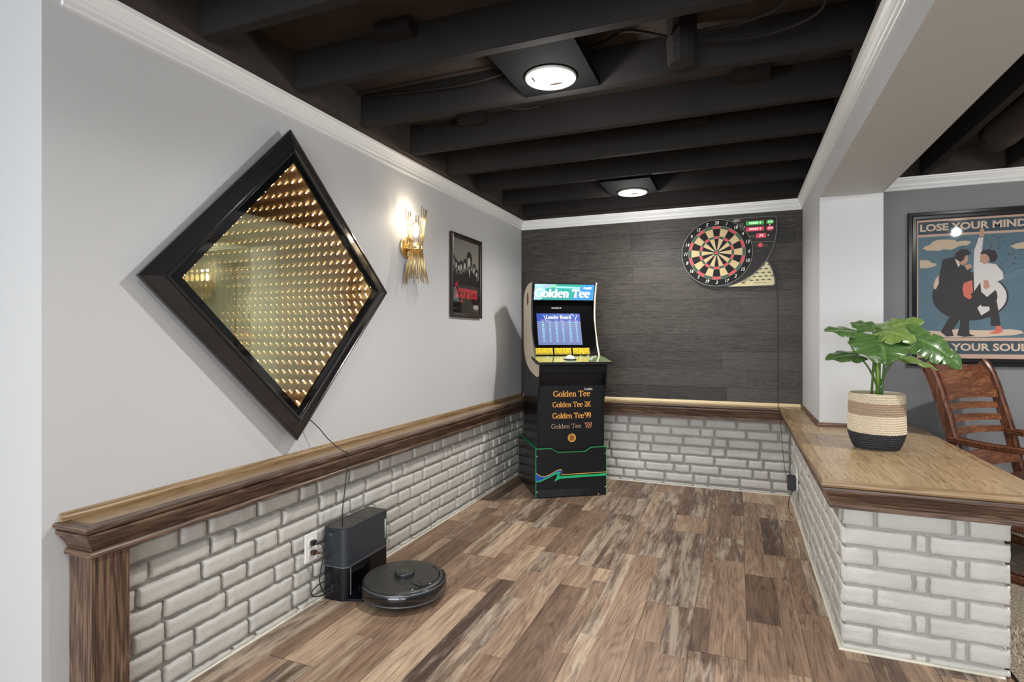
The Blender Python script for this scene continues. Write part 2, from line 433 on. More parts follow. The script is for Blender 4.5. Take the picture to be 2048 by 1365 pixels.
def sweep(mb, path, prof, mat, cap=True, mat_fn=None):
    """moulding: profile (d, z) pushed out to the RIGHT of the path's direction, mitred corners"""
    n = len(path); pts = [Vector((p[0], p[1])) for p in path]
    offs = []
    for i in range(n):
        ds = []
        if i > 0: ds.append((pts[i]-pts[i-1]).normalized())
        if i < n-1: ds.append((pts[i+1]-pts[i]).normalized())
        ns = [Vector((d.y, -d.x)) for d in ds]
        if len(ns) == 1: offs.append(ns[0])
        else:
            m = (ns[0]+ns[1]).normalized(); offs.append(m/max(0.2, m.dot(ns[0])))
    k = len(prof)
    rings = [[(pts[i].x+offs[i].x*d, pts[i].y+offs[i].y*d, z) for d, z in prof] for i in range(n)]
    for i in range(n-1):
        mt = mat_fn(pts[i], pts[i+1]) if mat_fn else mat
        for j in range(k-1):
            mb.add([rings[i][j], rings[i+1][j], rings[i+1][j+1], rings[i][j+1]], [(0, 3, 2, 1)], mt)
    if cap:
        mb.add(rings[0], [list(range(k))], mat_fn(pts[0], pts[1]) if mat_fn else mat)
        mb.add(rings[-1], [list(range(k-1, -1, -1))], mat_fn(pts[-2], pts[-1]) if mat_fn else mat)

# ------------------------------------------------------------------ text
def text_mesh(txt, size=1.0, shear=0.0, bold=0.0, spacing=1.0, align='CENTER'):
    cu = bpy.data.curves.new('t', 'FONT'); cu.body = txt; cu.size = size; cu.shear = shear; cu.offset = bold
    cu.space_character = spacing; cu.align_x = align; cu.align_y = 'CENTER'; cu.resolution_u = 3
    o = bpy.data.objects.new('t', cu); COL.objects.link(o)
    dg = bpy.context.evaluated_depsgraph_get(); me = bpy.data.meshes.new_from_object(o.evaluated_get(dg))
    vs = [v.co[:] for v in me.vertices]; fs = [list(p.vertices) for p in me.polygons]
    bpy.data.objects.remove(o); bpy.data.curves.remove(cu); bpy.data.meshes.remove(me)
    return vs, fs
def put_text(mb, txt, T, size, mat, sx=1.0, shear=0.0, bold=0.0, spacing=1.0, align='CENTER'):
    """T maps text plane (x right, y up, z out) to the builder's space"""
    vs, fs = text_mesh(txt, size, shear, bold, spacing, align)
    mb.add([(T @ Vector((x*sx, y, z)))[:] for x, y, z in vs], fs, mat)
def frame(o, x, y):
    """matrix with origin o, text x axis, text y axis"""
    o, x, y = Vector(o), Vector(x).normalized(), Vector(y).normalized(); z = x.cross(y)
    return Matrix(((x.x, y.x, z.x, o.x), (x.y, y.y, z.y, o.y), (x.z, y.z, z.z, o.z), (0, 0, 0, 1)))

# broad-nib serif letters
def arc(cx, cy_, rx, ry, a0, a1, n=14):
    return [(cx+rx*math.cos(math.radians(a0+(a1-a0)*i/n)), cy_+ry*math.sin(math.radians(a0+(a1-a0)*i/n))) for i in range(n+1)]
def bar(x0, x1, y): return ('h', x0, x1, y)
GL = {
 'G': (0.95, [arc(.44,.5,.38,.48,38,330), [(.80,.10),(.80,.44)], bar(.64,.93,.44), bar(.72,.86,.86)]),
 'o': (0.66, [arc(.32,.34,.25,.32,0,360,20)]),
 'l': (0.36, [[(.18,0),(.18,.98)], bar(.02,.34,.02), bar(.04,.18,.96)]),
 'd': (0.74, [arc(.31,.34,.23,.32,30,330,16), [(.54,0),(.54,.98)], bar(.54,.70,.02), bar(.40,.54,.96)]),
 'e': (0.64, [arc(.33,.34,.25,.32,8,318,16), bar(.10,.58,.38)]),
 'n': (0.76, [[(.17,0),(.17,.66)], bar(.03,.31,.02), bar(.04,.17,.64), arc(.37,.42,.19,.23,170,20,8)+[(.56,.40),(.56,0)], bar(.42,.70,.02)]),
 'T': (0.86, [[(.42,0),(.42,.97)], bar(.04,.80,.95), bar(.24,.60,.02), [(.06,.95),(.045,.74)], [(.78,.95),(.795,.74)]]),
 '2': (0.62, [arc(.28,.72,.22,.25,165,-40,10)+[(.10,.08)], bar(.06,.56,.06), [(.55,.06),(.57,.22)]]),
 'K': (0.86, [[(.17,0),(.17,.98)], bar(.02,.33,.02), bar(.02,.33,.96), [(.22,.44),(.66,.96)], [(.34,.56),(.72,.02)], bar(.56,.84,.02), bar(.54,.80,.96)]),
 '9': (0.60, [arc(.29,.69,.21,.28,0,360,18), arc(.10,.66,.40,.64,0,-75,8)]),
 '8': (0.60, [arc(.29,.74,.18,.23,0,360,16), arc(.29,.26,.23,.25,0,360,16)]),
 "'": (0.24, [[(.12,.98),(.10,.74)]]),
 'L': (0.72, [[(.17,0),(.17,.98)], bar(.02,.34,.96), bar(.02,.66,.03), [(.64,.03),(.66,.24)]]),
 'a': (0.64, [arc(.27,.20,.19,.19,0,360,14), arc(.28,.48,.17,.18,150,0,6)+[(.46,.4),(.46,.03)], bar(.46,.60,.02)]),
 'r': (0.52, [[(.17,0),(.17,.66)], bar(.02,.32,.02), bar(.04,.17,.64), arc(.34,.46,.14,.19,150,40,6)]),
 'B': (0.80, [[(.17,0),(.17,.98)], bar(.02,.40,.96), bar(.02,.40,.03), arc(.36,.74,.25,.22,90,-90,8), arc(.36,.27,.33,.25,90,-90,8), bar(.17,.40,.51)]),
 ' ': (0.34, []),
}
def serif_text(mb, txt, T, h, mat, thick=0.17, thin=0.07, shear=0.0, sx=1.0, lift=0.0):
    total = sum(GL[c][0] for c in txt); x0 = -total/2
    def P(x, y): return (T @ Vector(((x+y*shear)*h*sx, (y-0.5)*h, lift)))[:]
    for c in txt:
        adv, st = GL[c]
        for s in st:
            if s[0] == 'h':
                _, a, b, y = s; t = thin/2
                mb.add([P(x0+a, y-t), P(x0+b, y-t), P(x0+b, y+t), P(x0+a, y+t)], [(0, 1, 2, 3)], mat)
            else:
                n = len(s); L = []; R = []
                for i in range(n):
                    p = s[i]; q = s[min(i+1, n-1)]; o = s[max(i-1, 0)]
                    if n > 3 and math.hypot(s[0][0]-s[-1][0], s[0][1]-s[-1][1]) < 1e-6 and i in (0, n-1):
                        q = s[1]; o = s[-2]
                    dx, dy = q[0]-o[0], q[1]-o[1]; l = math.hypot(dx, dy) or 1; dx /= l; dy /= l
                    w = (thin+(thick-thin)*abs(dy)**1.3)/2
                    L.append(P(x0+p[0]-dy*w, p[1]+dx*w)); R.append(P(x0+p[0]+dy*w, p[1]-dx*w))
                for i in range(n-1): mb.add([R[i], R[i+1], L[i+1], L[i]], [(0, 1, 2, 3)], mat)
        x0 += adv

# ================================================================== THE ROOM
XL, YB, XC, YC = -1.65, 4.313, 0.41, 3.45      # left wall face, back wall face, column face, column end
BEAMX1 = 0.705
YR = 3.98                                        # back wall of the room beyond the half wall
TOP = 2.178
mb = MB()
mb.box((XL-0.12, 0.885, 0), (XL, YB+0.15, TOP), M_WALL)
mb.box((-3.2, 0.885, 0), (XL-0.12, 1.0, TOP), M_WALL)
struct(mb.build('wall_left'), 'light grey painted wall carrying the diamond mirror', 'wall')
mb = MB(); mb.box((-3.3, -3.0, 0), (-3.2, 1.0, TOP), M_WALL)
struct(mb.build('wall_left_far'), 'light grey side wall behind the viewpoint', 'wall')

# back wall: structure plus dark horizontal planks
mb = MB()
mb.box((XL, YB+0.012, 0), (XC, YB+0.14, TOP), M_WALLD)
z = 0.60; r = 0; rnd = random.Random(3)
while z < 1.975:
    x = XL - rnd.uniform(0.1, 0.9)
    while x < XC:
        ln = rnd.uniform(0.75, 1.35); x0, x1 = max(x, XL), min(x+ln, XC)
        if x1 - x0 > 0.02:
            z1 = min(z+0.1265, 1.99)
            t = (rnd.random(), rnd.random(), 0, 1)
            y0 = YB + rnd.uniform(0, 0.0006)
            mb.box((x0+0.0005, y0, z+0.0006), (x1-0.0005, YB+0.012, z1-0.0006), M_DPLANK, tone=t)
        x += ln
    z += 0.127; r += 1
struct(mb.build('wall_back'), 'dark brown horizontal plank wall with the electronic dartboard', 'wall')

mb = MB(); mb.box((XC, YC, 0), (BEAMX1, YB+0.14, TOP), M_WALL)
struct(mb.build('wall_column'), 'light grey column rising from the end of the counter', 'wall')
mb = MB(); mb.box((XC, -3.0, 1.844), (BEAMX1, YC, TOP), M_WALL)
struct(mb.build('ceiling_beam'), 'light grey boxed beam between the two rooms', 'beam')
mb = MB(); mb.box((BEAMX1, YR, 0), (3.6, YR+0.12, TOP), M_WALLD)
struct(mb.build('wall_right_back'), 'mid grey wall behind the rocking chair', 'wall')
mb = MB(); mb.box((3.6, -3.0, 0), (3.72, YR+0.12, TOP), M_WALLD)
struct(mb.build('wall_right'), 'mid grey far wall of the adjoining room', 'wall')

# wall behind the camera; its two glass doors are added, enlarged for fill light
mb = MB()
WIN = [(-1.9, 0.7, 0.04, 1.99), (0.93, 2.51, 0.04, 1.99)]
xs = -3.3
for a, b_, z0, z1 in WIN:
    mb.box((xs, -3.12, 0), (a, -3.0, TOP), M_WALL)
    mb.box((a, -3.12, 0), (b_, -3.0, z0), M_WALL); mb.box((a, -3.12, z1), (b_, -3.0, TOP), M_WALL); xs = b_
mb.box((xs, -3.12, 0), (3.72, -3.0, TOP), M_WALL)
struct(mb.build('wall_front'), 'light grey wall with two added glass doors behind the viewpoint', 'wall')
for i, (a, b_, z0, z1) in enumerate(WIN):
    mb = MB(); w = 0.05
    for (p, q) in (((a, z0), (b_, z0+w)), ((a, z1-w), (b_, z1)), ((a, z0+w), (a+w, z1-w)), ((b_-w, z0+w), (b_, z1-w)), (((a+b_)/2-w/2, z0+w), ((a+b_)/2+w/2, z1-w))):
        mb.box((p[0], -3.09, p[1]), (q[0], -3.04, q[1]), M_TRIM)
    o = struct(mb.build('door_%d' % (i+1)), 'added white framed glass door for fill light behind the viewpoint', 'door')
    g = MB(); g.box((a+w, -3.068, z0+w), (b_-w, -3.062, z1-w), clear_glass()); g.build('door_pane', o)

# ceiling deck
mb = MB(); mb.box((-3.3, -3.12, TOP), (3.72, YB+0.15, TOP+0.05), M_CEIL)
struct(mb.build('ceiling'), 'black painted subfloor above the joists', 'ceiling')
mb = MB(); mb.box((XL, 0.885, CEIL+0.001), (-1.572, YB, TOP), M_CEIL)
mb.box((XC-0.006, -2.99, CEIL+0.001), (XC-0.0005, YB-0.01, TOP), M_CEIL); mb.box((XL, YB-0.006, CEIL+0.001), (XC, YB-0.0005, TOP), M_CEIL)
mb.box((BEAMX1+0.0005, YR-0.006, CEIL+0.001), (3.6, YR-0.0005, TOP), M_CEIL); mb.box((BEAMX1+0.0005, -2.99, CEIL-0.03), (BEAMX1+0.006, YR-0.04, TOP), M_CEIL)
struct(mb.build('trim_1'), 'black top plate over the crown moulding', 'trim')

# crown moulding
CROWN = [(0, 1.962), (0.006, 1.962), (0.009, 1.966), (0.009, 1.976), (0.004, 1.979), (0.010, 1.983), (0.013, 1.988), (0.0135, 1.994), (0.016, 1.999),
         (0.021, 2.008), (0.026, 2.014), (0.0275, 2.016), (0.029, 2.022), (0.036, 2.024), (0.037, 2.033), (0, 2.033)]
mb = MB(); sweep(mb, [(XL, 0.93), (XL, YB), (XC, YB), (XC, -3.0)], CROWN, M_TRIM)
struct(mb.build('trim_2'), 'white crown moulding round the plank ceiling recess', 'trim')
mb = MB(); sweep(mb, [(BEAMX1, YR), (3.6, YR), (3.6, -3.0)], CROWN, M_TRIM)
struct(mb.build('trim_3'), 'white crown moulding over the framed poster wall', 'trim')

# ------------------------------------------------------------------ floor
mb = MB(); rnd = random.Random(11)
PW = 0.19; x = -3.2; PX1 = 0.815
under = plain('dark_seam', srgb(88, 74, 62), 0.8)
mb.box((-3.2, -3.0, -0.03), (PX1, YB, -0.0012), under)
while x < PX1:
    xa, xb = x, min(x+PW, PX1)
    y = -3.0 - rnd.uniform(0, 1.1)
    while y < YB:
        ya, yb_ = max(y, -3.0), min(y+1.215, YB)
        if yb_-ya > 0.03:
            mode = rnd.choice([0, 1, 1, 2, 2, 4, 4, 3]); w = xb-xa
            cuts = {0: [0, 1], 1: [0, 0.48, 1], 2: [0, 0.34, 1], 3: [0, 0.33, 0.66, 1], 4: [0, 0.64, 1]}[mode]
            for c in range(len(cuts)-1):
                ca, cb_ = xa+w*cuts[c], xa+w*cuts[c+1]
                yy = ya
                wide = (cuts[c+1]-cuts[c]) > 0.6
                while yy < yb_-1e-6:
                    ln = rnd.uniform(0.7, 1.2) if wide else rnd.uniform(0.25, 0.75)
                    y2 = yb_ if yy+ln > yb_-0.14 else yy+ln
                    tn = min(1, max(0, rnd.gauss(0.51, 0.13)))
                    if rnd.random() < 0.12: tn = rnd.uniform(0.10, 0.24)
                    if rnd.random() < 0.10: tn = rnd.uniform(0.78, 0.95)
                    wz = rnd.choice([0, 0.1, 0.2, 0.35, 0.5, 0.85]) if not wide else rnd.choice([0, 0.1, 0.3, 0.8])
                    e = 0.0009
                    a0 = ca + (e if c == 0 else 0); a1 = cb_ - (e if c == len(cuts)-2 else 0)
                    b0 = yy + (e if yy == ya else 0); b1 = y2 - (e if y2 == yb_ else 0)
                    mb.add([(a0, b0, 0), (a1, b0, 0), (a1, b1, 0), (a0, b1, 0)], [(0, 1, 2, 3)], M_FLOOR, tone=(tn, rnd.random(), wz, 1))
                    yy = y2
        y += 1.215
    x += PW
struct(mb.build('floor'), 'rustic brown mixed-tone wood plank floor', 'floor')
# carpet of the next room, a tufted sheet
mb = MB(); NX, NY = 70, 190
vs = []
for j in range(NY+1):
    for i in range(NX+1):
        X = PX1 + (3.6-PX1)*(i/NX)**1.6; Y = -3.0 + (YR+3.0)*j/NY
        vs.append((X, Y, 0.012+0.005*noise.noise(Vector((X*40, Y*40, 0)))))
mb.add(vs, [(j*(NX+1)+i, j*(NX+1)+i+1, (j+1)*(NX+1)+i+1, (j+1)*(NX+1)+i) for j in range(NY) for i in range(NX)], M_CARPET, True)
mb.box((PX1, -3.0, -0.03), (3.6, YR, 0.0), under)
struct(mb.build('floor_carpet'), 'beige speckled carpet beyond the half wall', 'floor')
mb = MB(); rnd = random.Random(5)
tuft = []
for k in range(3400):                         # loose pile where the carpet is close to the camera
    X = rnd.uniform(PX1+0.004, 1.3); Y = rnd.uniform(1.7, 2.62)
    h = rnd.uniform(0.008, 0.02); a = rnd.uniform(0, PI); w = 0.0035; dx, dy = w*math.cos(a), w*math.sin(a)
    tx, ty = rnd.uniform(-.008, .008), rnd.uniform(-.008, .008)
    if X < 0.86 and Y > 2.2: continue
    mb.add([(X-dx, Y-dy, 0.008), (X+dx, Y+dy, 0.008), (X+tx+dx*.4, Y+ty+dy*.4, 0.012+h), (X+tx-dx*.4, Y+ty-dy*.4, 0.012+h)], [(0, 1, 2, 3)], M_PILE)
o = mb.build('carpet_pile'); o['kind'] = 'stuff'; tag(o, 'beige tufts of the carpet pile beside the brick half wall', 'carpet')

# ------------------------------------------------------------------ painted brick
def bricks(mb, org, ad, nd, length, ztop, seed, zb=0.025, start=0.0, pattern=None, mort=None, joint=0.0125, deep=0.0175, bed=None):
    org, ad, nd = Vector(org), Vector(ad), Vector(nd); rnd = random.Random(seed)
    PITCH, J = 0.0677, joint
    def P(a, z, d): return (org + ad*a + Vector((0, 0, z)) + nd*d)[:]
    # mortar bed
    n = max(2, int(length/0.02)); nz = max(2, int(ztop/0.015)); vs = []
    for j in range(nz+1):
        for i in range(n+1):
            a, z = (bed or length)*i/n, ztop*j/nz
            vs.append(P(a, z, 0.001+0.0028*noise.noise(Vector((a*45+seed, z*45, 1)))))
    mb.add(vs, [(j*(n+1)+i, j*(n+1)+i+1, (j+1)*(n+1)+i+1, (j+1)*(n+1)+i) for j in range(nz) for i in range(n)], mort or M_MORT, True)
    def brick(a0, a1, z0, z1):
        w, h = a1-a0, z1-z0
        if w < 0.012 or h < 0.010: return
        D = deep + rnd.uniform(-0.003, 0.003); tilt = rnd.uniform(-0.02, 0.02); tz = rnd.uniform(-0.03, 0.03)
        nu = max(4, int(w/0.016)); nv = 4 if h > 0.04 else 3
        def coords(L, k):
            e = min(0.003, L*0.15); e2 = min(0.006, L*0.3)
            return [0, e*0.5, e2] + [e2+(L-2*e2)*i/k for i in range(1, k)] + [L-e2, L-e*0.5, L]
        us, vz = coords(w, nu), coords(h, nv); sd = rnd.uniform(0, 100)
        chip = (rnd.uniform(0, w), rnd.uniform(0, h), rnd.uniform(0.006, 0.014)) if rnd.random() < 0.5 else None
        pts = []
        for j, v in enumerate(vz):
            for i, u in enumerate(us):
                eu, ev = min(u, w-u), min(v, h-v)
                ru = min(1, eu/0.0048); rv = min(1, ev/0.0048)
                prof = (max(0, 1-(1-ru)**2.6)**0.5)*(max(0, 1-(1-rv)**2.6)**0.5)
                q = Vector((u*22+sd, v*22, sd)); f = noise.noise(q); g = noise.noise(q*3.7)
                d = (D + tilt*(u-w/2) + tz*(v-h/2))*prof + prof*(0.0026*f+0.0016*g)
                if chip:
                    cd = math.hypot(u-chip[0], v-chip[1])
                    if cd < chip[2]: d -= 0.005*prof*(1-(cd/chip[2])**2)
                du = 0.0045*noise.noise(Vector((v*45+sd, sd, 5)))*(1 if u < w/2 else -1)*(1-ru)
                dv = 0.0052*noise.noise(Vector((u*38+sd, sd, 9)))*(1-rv)
                pts.append(P(a0+u+du, z0+v+dv, d-0.001))
        m_ = len(us)
        mb.add(pts, [(j*m_+i, j*m_+i+1, (j+1)*m_+i+1, (j+1)*m_+i) for j in range(len(vz)-1) for i in range(m_-1)], M_BRICK, True)
    z = zb - PITCH; row = 0
    while z < ztop-0.012:
        z0, z1 = max(z+J/2, 0.002), min(z+PITCH-J/2, ztop)
        if pattern:
            for a0, a1 in pattern[row % len(pattern)]: brick(a0+J/2, a1-J/2, z0, z1)
        else:
            a = start - rnd.uniform(0, 0.18) - (0.2 if row % 2 else 0); k = row*2 % 3
            while a < length:
                w = (0.104 if k % 3 == 2 else 0.212) + rnd.uniform(-0.008, 0.008)
                a0, a1 = max(a, 0), min(a+w, length)
                if a1-a0 > 0.03: brick(a0+J/2 if a0 > 0 else 0, a1-J/2, z0+rnd.uniform(-.0015, .0015), z1+rnd.uniform(-.0015, .0015))
                a += w; k += 1
        z += PITCH; row += 1

ZB = 0.512
# left wainscot
mb = MB(); XB = -1.626
mb.box((XL, 1.0, 0), (XB-0.004, YB, ZB), M_BRICK)
bricks(mb, (XB, 1.03, 0), (0, 1, 0), (1, 0, 0), YB-0.03-1.03, ZB, 1)
struct(mb.build('wall_left_brick'), 'grey painted brick wainscot under the long wood ledge', 'brick wall')
mb = MB(); YBB = 4.292
mb.box((XB, YBB+0.004, 0), (0.34, YB, ZB), M_BRICK)
bricks(mb, (XB, YBB, 0), (1, 0, 0), (0, -1, 0), 0.335-XB, ZB, 2)
struct(mb.build('wall_back_brick'), 'grey painted brick wainscot under the plank wall', 'brick wall')
# half wall
PL, PE, PR = 0.347, 2.262, 0.79
mb = MB()
mb.box((PL+0.004, PE+0.004, 0), (PR-0.004, YR, ZB), M_BRICK); mb.box((PL+0.004, YR, 0), (XC-0.001, YB, ZB), M_BRICK)
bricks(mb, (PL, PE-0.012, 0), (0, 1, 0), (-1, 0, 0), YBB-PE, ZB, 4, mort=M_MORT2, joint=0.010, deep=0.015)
A_, B_, C_, D_ = 0.118, 0.212, 0.045, 0.0
L_ = PR-PL+0.026
rowA = [(-0.008, 0.095), (0.095, 0.315), (0.315, 0.352), (0.352, L_)]
rowB = [(-0.008, 0.205), (0.205, 0.245), (0.245, L_)]
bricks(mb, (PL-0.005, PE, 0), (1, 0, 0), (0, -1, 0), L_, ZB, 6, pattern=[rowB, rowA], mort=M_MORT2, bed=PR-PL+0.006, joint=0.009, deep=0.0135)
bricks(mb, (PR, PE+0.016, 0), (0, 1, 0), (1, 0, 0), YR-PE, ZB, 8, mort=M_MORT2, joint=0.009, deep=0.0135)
struct(mb.build('wall_half'), 'grey painted brick half wall under the oak counter', 'brick wall')
# thin caulk bead at the foot of the brick
mb = MB()
sweep(mb, [(XB, 1.05), (XB, YBB), (PL, YBB), (PL, PE), (PR, PE)], [(0, 0.0), (0.021, 0.0), (0.0215, 0.003), (0.018, 0.006), (0, 0.006)], plain('caulk', srgb(214, 208, 192), 0.5))
struct(mb.build('trim_4'), 'thin pale caulk line at the foot of the brick', 'trim')

# ------------------------------------------------------------------ oak ledges and counter
ZT = 0.605
APRON = [(0.0, 0.590), (0.030, 0.590), (0.034, 0.593), (0.036, 0.598), (0.0345, ZT-0.001), (0.032, ZT), (0.0, ZT)]
APR2 = [(0, 0.515), (0.004, 0.515), (0.009, 0.518), (0.0095, 0.526), (0.006, 0.531), (0.001, 0.533), (0.003, 0.538), (0.008, 0.548), (0.016, 0.560), (0.019, 0.564), (0.022, 0.570),
        (0.028, 0.574), (0.030, 0.580), (0.0285, 0.586), (0.023, 0.589), (0, 0.589)]
def yx(p, q): return M_OAKY if abs(q.y-p.y) > abs(q.x-p.x) else M_OAKX
def txy(p, q): return M_TOPY if abs(q.y-p.y) > abs(q.x-p.x) else M_TOPX
lx = -1.55
t = thing('wall_ledge', 'long oak ledge capping the brick under the diamond mirror', 'ledge', (XL, 0.945, 0.515))
def part(mb, name, par):
    """a part given in room coordinates"""
    o = mb.build(name, par)
    o.matrix_parent_inverse = (Matrix.Translation(par.location) @ par.rotation_euler.to_matrix().to_4x4()).inverted()
    return o
mb = MB(); mb.box((XL, 0.9455, 0.5905), (lx-0.0005, YB-0.01, ZT), M_TOPY); part(mb, 'ledge_board', t)
mb = MB(); sweep(mb, [(XL, 0.945), (lx, 0.945), (lx, YB-0.01)], APR2, M_OAKY, mat_fn=yx); part(mb, 'apron_moulding', t)
mb = MB(); sweep(mb, [(XL, 0.945), (lx, 0.945), (lx, YB-0.01)], APRON, M_OAKY, mat_fn=yx); part(mb, 'nosing', t)
BEAD = [(0, ZT+0.0005), (0.013, ZT+0.0005), (0.0135, ZT+0.010), (0.010, ZT+0.014), (0.008, ZT+0.019), (0.003, ZT+0.022), (0, ZT+0.022)]
mb = MB(); sweep(mb, [(XL, 0.925), (XL, YB)], BEAD, M_TOPY); part(mb, 'back_bead', t)
# corner post
t = thing('corner_post', 'square oak corner post under the near end of the wall ledge', 'post', (-1.60, 0.99, 0))
mb = MB(); mb.box((XL, 0.948, 0), (-1.553, 1.045, 0.5145), M_OAKZ, 0.002); part(mb, 'post_shaft', t)

bs = 4.191; cl_ = 0.2935
t = thing('wall_ledge', 'short oak ledge with a pale bead below the dark plank wall', 'ledge', (-0.6, YB, 0.515))
mb = MB(); mb.box((-1.56, bs+0.0005, 0.5905), (cl_, YB-0.001, ZT), M_TOPX); part(mb, 'ledge_board', t)
mb = MB(); sweep(mb, [(-1.55, bs), (0.31, bs)], APR2, M_OAKX); part(mb, 'apron_moulding', t)
mb = MB(); sweep(mb, [(-1.55, bs), (0.31, bs)], APRON, M_OAKX); part(mb, 'nosing', t)
mb = MB(); sweep(mb, [(XL+0.02, YB), (0.397, YB)], BEAD, plain('pale_maple_bead', srgb(226, 204, 160), 0.25)); lab(part(mb, 'back_bead', t), 'pale varnished bead')
mb = MB(); mb.box((-1.5, bs+0.001, 0.5), (0.33, YBB-0.02, 0.5899), M_OAKX); part(mb, 'blocking', t)

cl, ce, cr_ = 0.294, 2.158, 0.862
t = thing('counter_top', 'wide oak counter capping the brick half wall beside the column', 'counter', (0.58, 2.2, 0.515))
mb = MB(); mb.box((cl+0.0005, ce+0.0005, 0.5905), (cr_-0.0005, YC-0.001, ZT), M_COUNTER)
mb.box((cl+0.0005, YC-0.001, 0.5905), (XC-0.001, YB-0.02, ZT), M_COUNTER)
mb.box((BEAMX1+0.001, YC-0.001, 0.5905), (cr_-0.0005, YR-0.002, ZT), M_COUNTER); part(mb, 'counter_board', t)
pth = [(cl, bs), (cl, ce), (cr_, ce), (cr_, YR-0.002)]
mb = MB(); sweep(mb, pth, APR2, M_OAKX, mat_fn=yx); part(mb, 'apron_moulding', t)
mb = MB(); sweep(mb, pth, APRON, M_OAKX, mat_fn=txy); part(mb, 'nosing', t)
mb = MB(); sweep(mb, [(cl+0.0, bs-0.02), (cl, ce+0.0), (cr_, ce)], [(-0.012, ZT+0.0003), (-0.012, ZT+0.0014), (0.031, ZT+0.0014), (0.033, ZT+0.0002)], M_TOPY, mat_fn=txy); part(mb, 'edge_banding', t)
mb = MB(); mb.box((cl+0.001, ce+0.001, 0.513), (cr_-0.001, PE-0.03, 0.5899), M_OAKX)
mb.box((cl+0.001, PE-0.03, 0.513), (cr_-0.001, YC-0.002, 0.5899), M_OAKX); part(mb, 'blocking', t)
mb = MB(); sweep(mb, [(XC, YB-0.02), (XC, YC), (BEAMX1, YC), (BEAMX1, YR-0.02)][::1], BEAD, M_OAKY, mat_fn=yx)
o = mb.build('trim_5'); struct(o, 'thin oak bead round the foot of the grey column', 'trim')

# ------------------------------------------------------------------ joists
ORD = ['first', 'second', 'third', 'fourth', 'fifth', 'sixth', 'seventh', 'eighth', 'ninth', 'tenth', 'eleventh', 'twelfth', 'thirteenth', 'fourteenth', 'fifteenth', 'sixteenth', 'seventeenth']
JY = [4.149-0.4078*i for i in range(17)]
for i, y in enumerate(JY):
    mb = MB(); x0 = -1.571 if y > 0.9 else -3.19
    mb.box((x0, y-0.019, CEIL+0.001+0.0008*(i % 3)), (XC-0.0065, y+0.019, TOP-0.001), M_JOIST, 0.0015)
    tag(mb.build('ceiling_joist'), 'black ceiling joist, %s out from the dark plank wall' % ORD[i], 'joist', 'black joists over the plank floor')
for i in range(6):
    x = 1.005 + 0.4*i
    mb = MB(); mb.box((x-0.019, -2.99, CEIL+0.001), (x+0.019, YR-0.05, TOP-0.001), M_JOIST, 0.0015)
    tag(mb.build('ceiling_joist'), 'black joist running over the carpet room, %s from the grey beam' % ORD[i], 'joist', 'black joists over the carpet room')
# short blocking pieces nailed between joists
rnd = random.Random(9)
for i, (y, x) in enumerate([(JY[6], -1.1), (JY[5], -0.75), (JY[4], -1.2), (JY[3], -0.2), (JY[2], -1.1), (JY[7], 0.05), (JY[4], 0.05), (JY[6], -0.35)]):
    mb = MB(); mb.box((x-0.07, y-0.075, TOP-0.05), (x+0.07, y-0.0195, TOP-0.002), M_JOIST, 0.002)
    tag(mb.build('wood_block'), 'small black wood block nailed high against a ceiling joist', 'block', 'wood blocks beside the joists')

# ================================================================== LAMPS
M_BULB = glow('lit_lamp_glass', (1.0, 0.96, 0.89, 1), 4.0)
M_REFL = plain('satin_reflector', srgb(134, 126, 110), 0.35, metal=0.2)
M_RING = plain('shaded_white_enamel', srgb(170, 168, 164), 0.4)  # white trim ring coloured grey, the way it looks in shade
def can(loc, label, power, z=CEIL-0.002, g0=-0.228, g1=0.138):
    t = thing('recessed_light', label, 'ceiling light', (loc[0], loc[1], z))
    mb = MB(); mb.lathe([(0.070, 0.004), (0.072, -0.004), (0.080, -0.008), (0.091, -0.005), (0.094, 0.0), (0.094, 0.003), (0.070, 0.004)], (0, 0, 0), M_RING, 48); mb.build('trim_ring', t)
    mb = MB(); mb.lathe([(0.071, 0.003), (0.066, 0.03), (0.055, 0.07), (0.052, 0.075)], (0, 0, 0), M_REFL, 40); mb.build('reflector', t)
    mb = MB(); mb.lathe([(0.0001, 0.030), (0.018, 0.032), (0.032, 0.038), (0.040, 0.049), (0.043, 0.062), (0.043, 0.075), (0.0001, 0.075)], (0, 0, 0), M_BULB, 32); mb.build('bulb', t)
    mb = MB()
    q = 0.066
    for a in ((-0.150, g0, -q, g1), (q, g0, 0.150, g1), (-q, g0, q, -q), (-q, q, q, g1)):
        mb.box((a[0], a[1], 0.006), (a[2], a[3], 0.008), M_PAN)
    for sx in (-0.150, 0.145):
        mb.box((sx, g0, 0.008), (sx+0.005, g1, 0.035), M_PAN)
    mb.lathe([(0.078, 0.008), (0.078, 0.10), (0.0001, 0.10)], (0, 0, 0), M_PAN, 32); mb.build('mounting_pan', t)
    l = bpy.data.lights.new('lamp_light', 'SPOT'); l.energy = power; l.spot_size = math.radians(162); l.spot_blend = 0.85
    l.shadow_soft_size = 0.03; l.color = (1.0, 0.985, 0.96)
    o = bpy.data.objects.new('lamp_light', l); COL.objects.link(o); o.parent = t; o.location = (0, 0, -0.008)
    l = bpy.data.lights.new('added_side_fill', 'POINT'); l.energy = power*0.165; l.shadow_soft_size = 0.03; l.color = (1.0, 0.985, 0.96)  # unseen point lamp added below the ring to light crown and joists sideways
    o = bpy.data.objects.new('added_side_fill', l); COL.objects.link(o); o.parent = t; o.location = (0, 0, -0.11)
    return t
CP = 47
can((-0.632, 1.95), 'large round recessed ceiling light nearest the diamond mirror, lit', CP)
can((-0.628, 3.64), 'small-looking round recessed ceiling light above the arcade machine, lit', CP*0.95, CEIL-0.016, -0.286, 0.079)
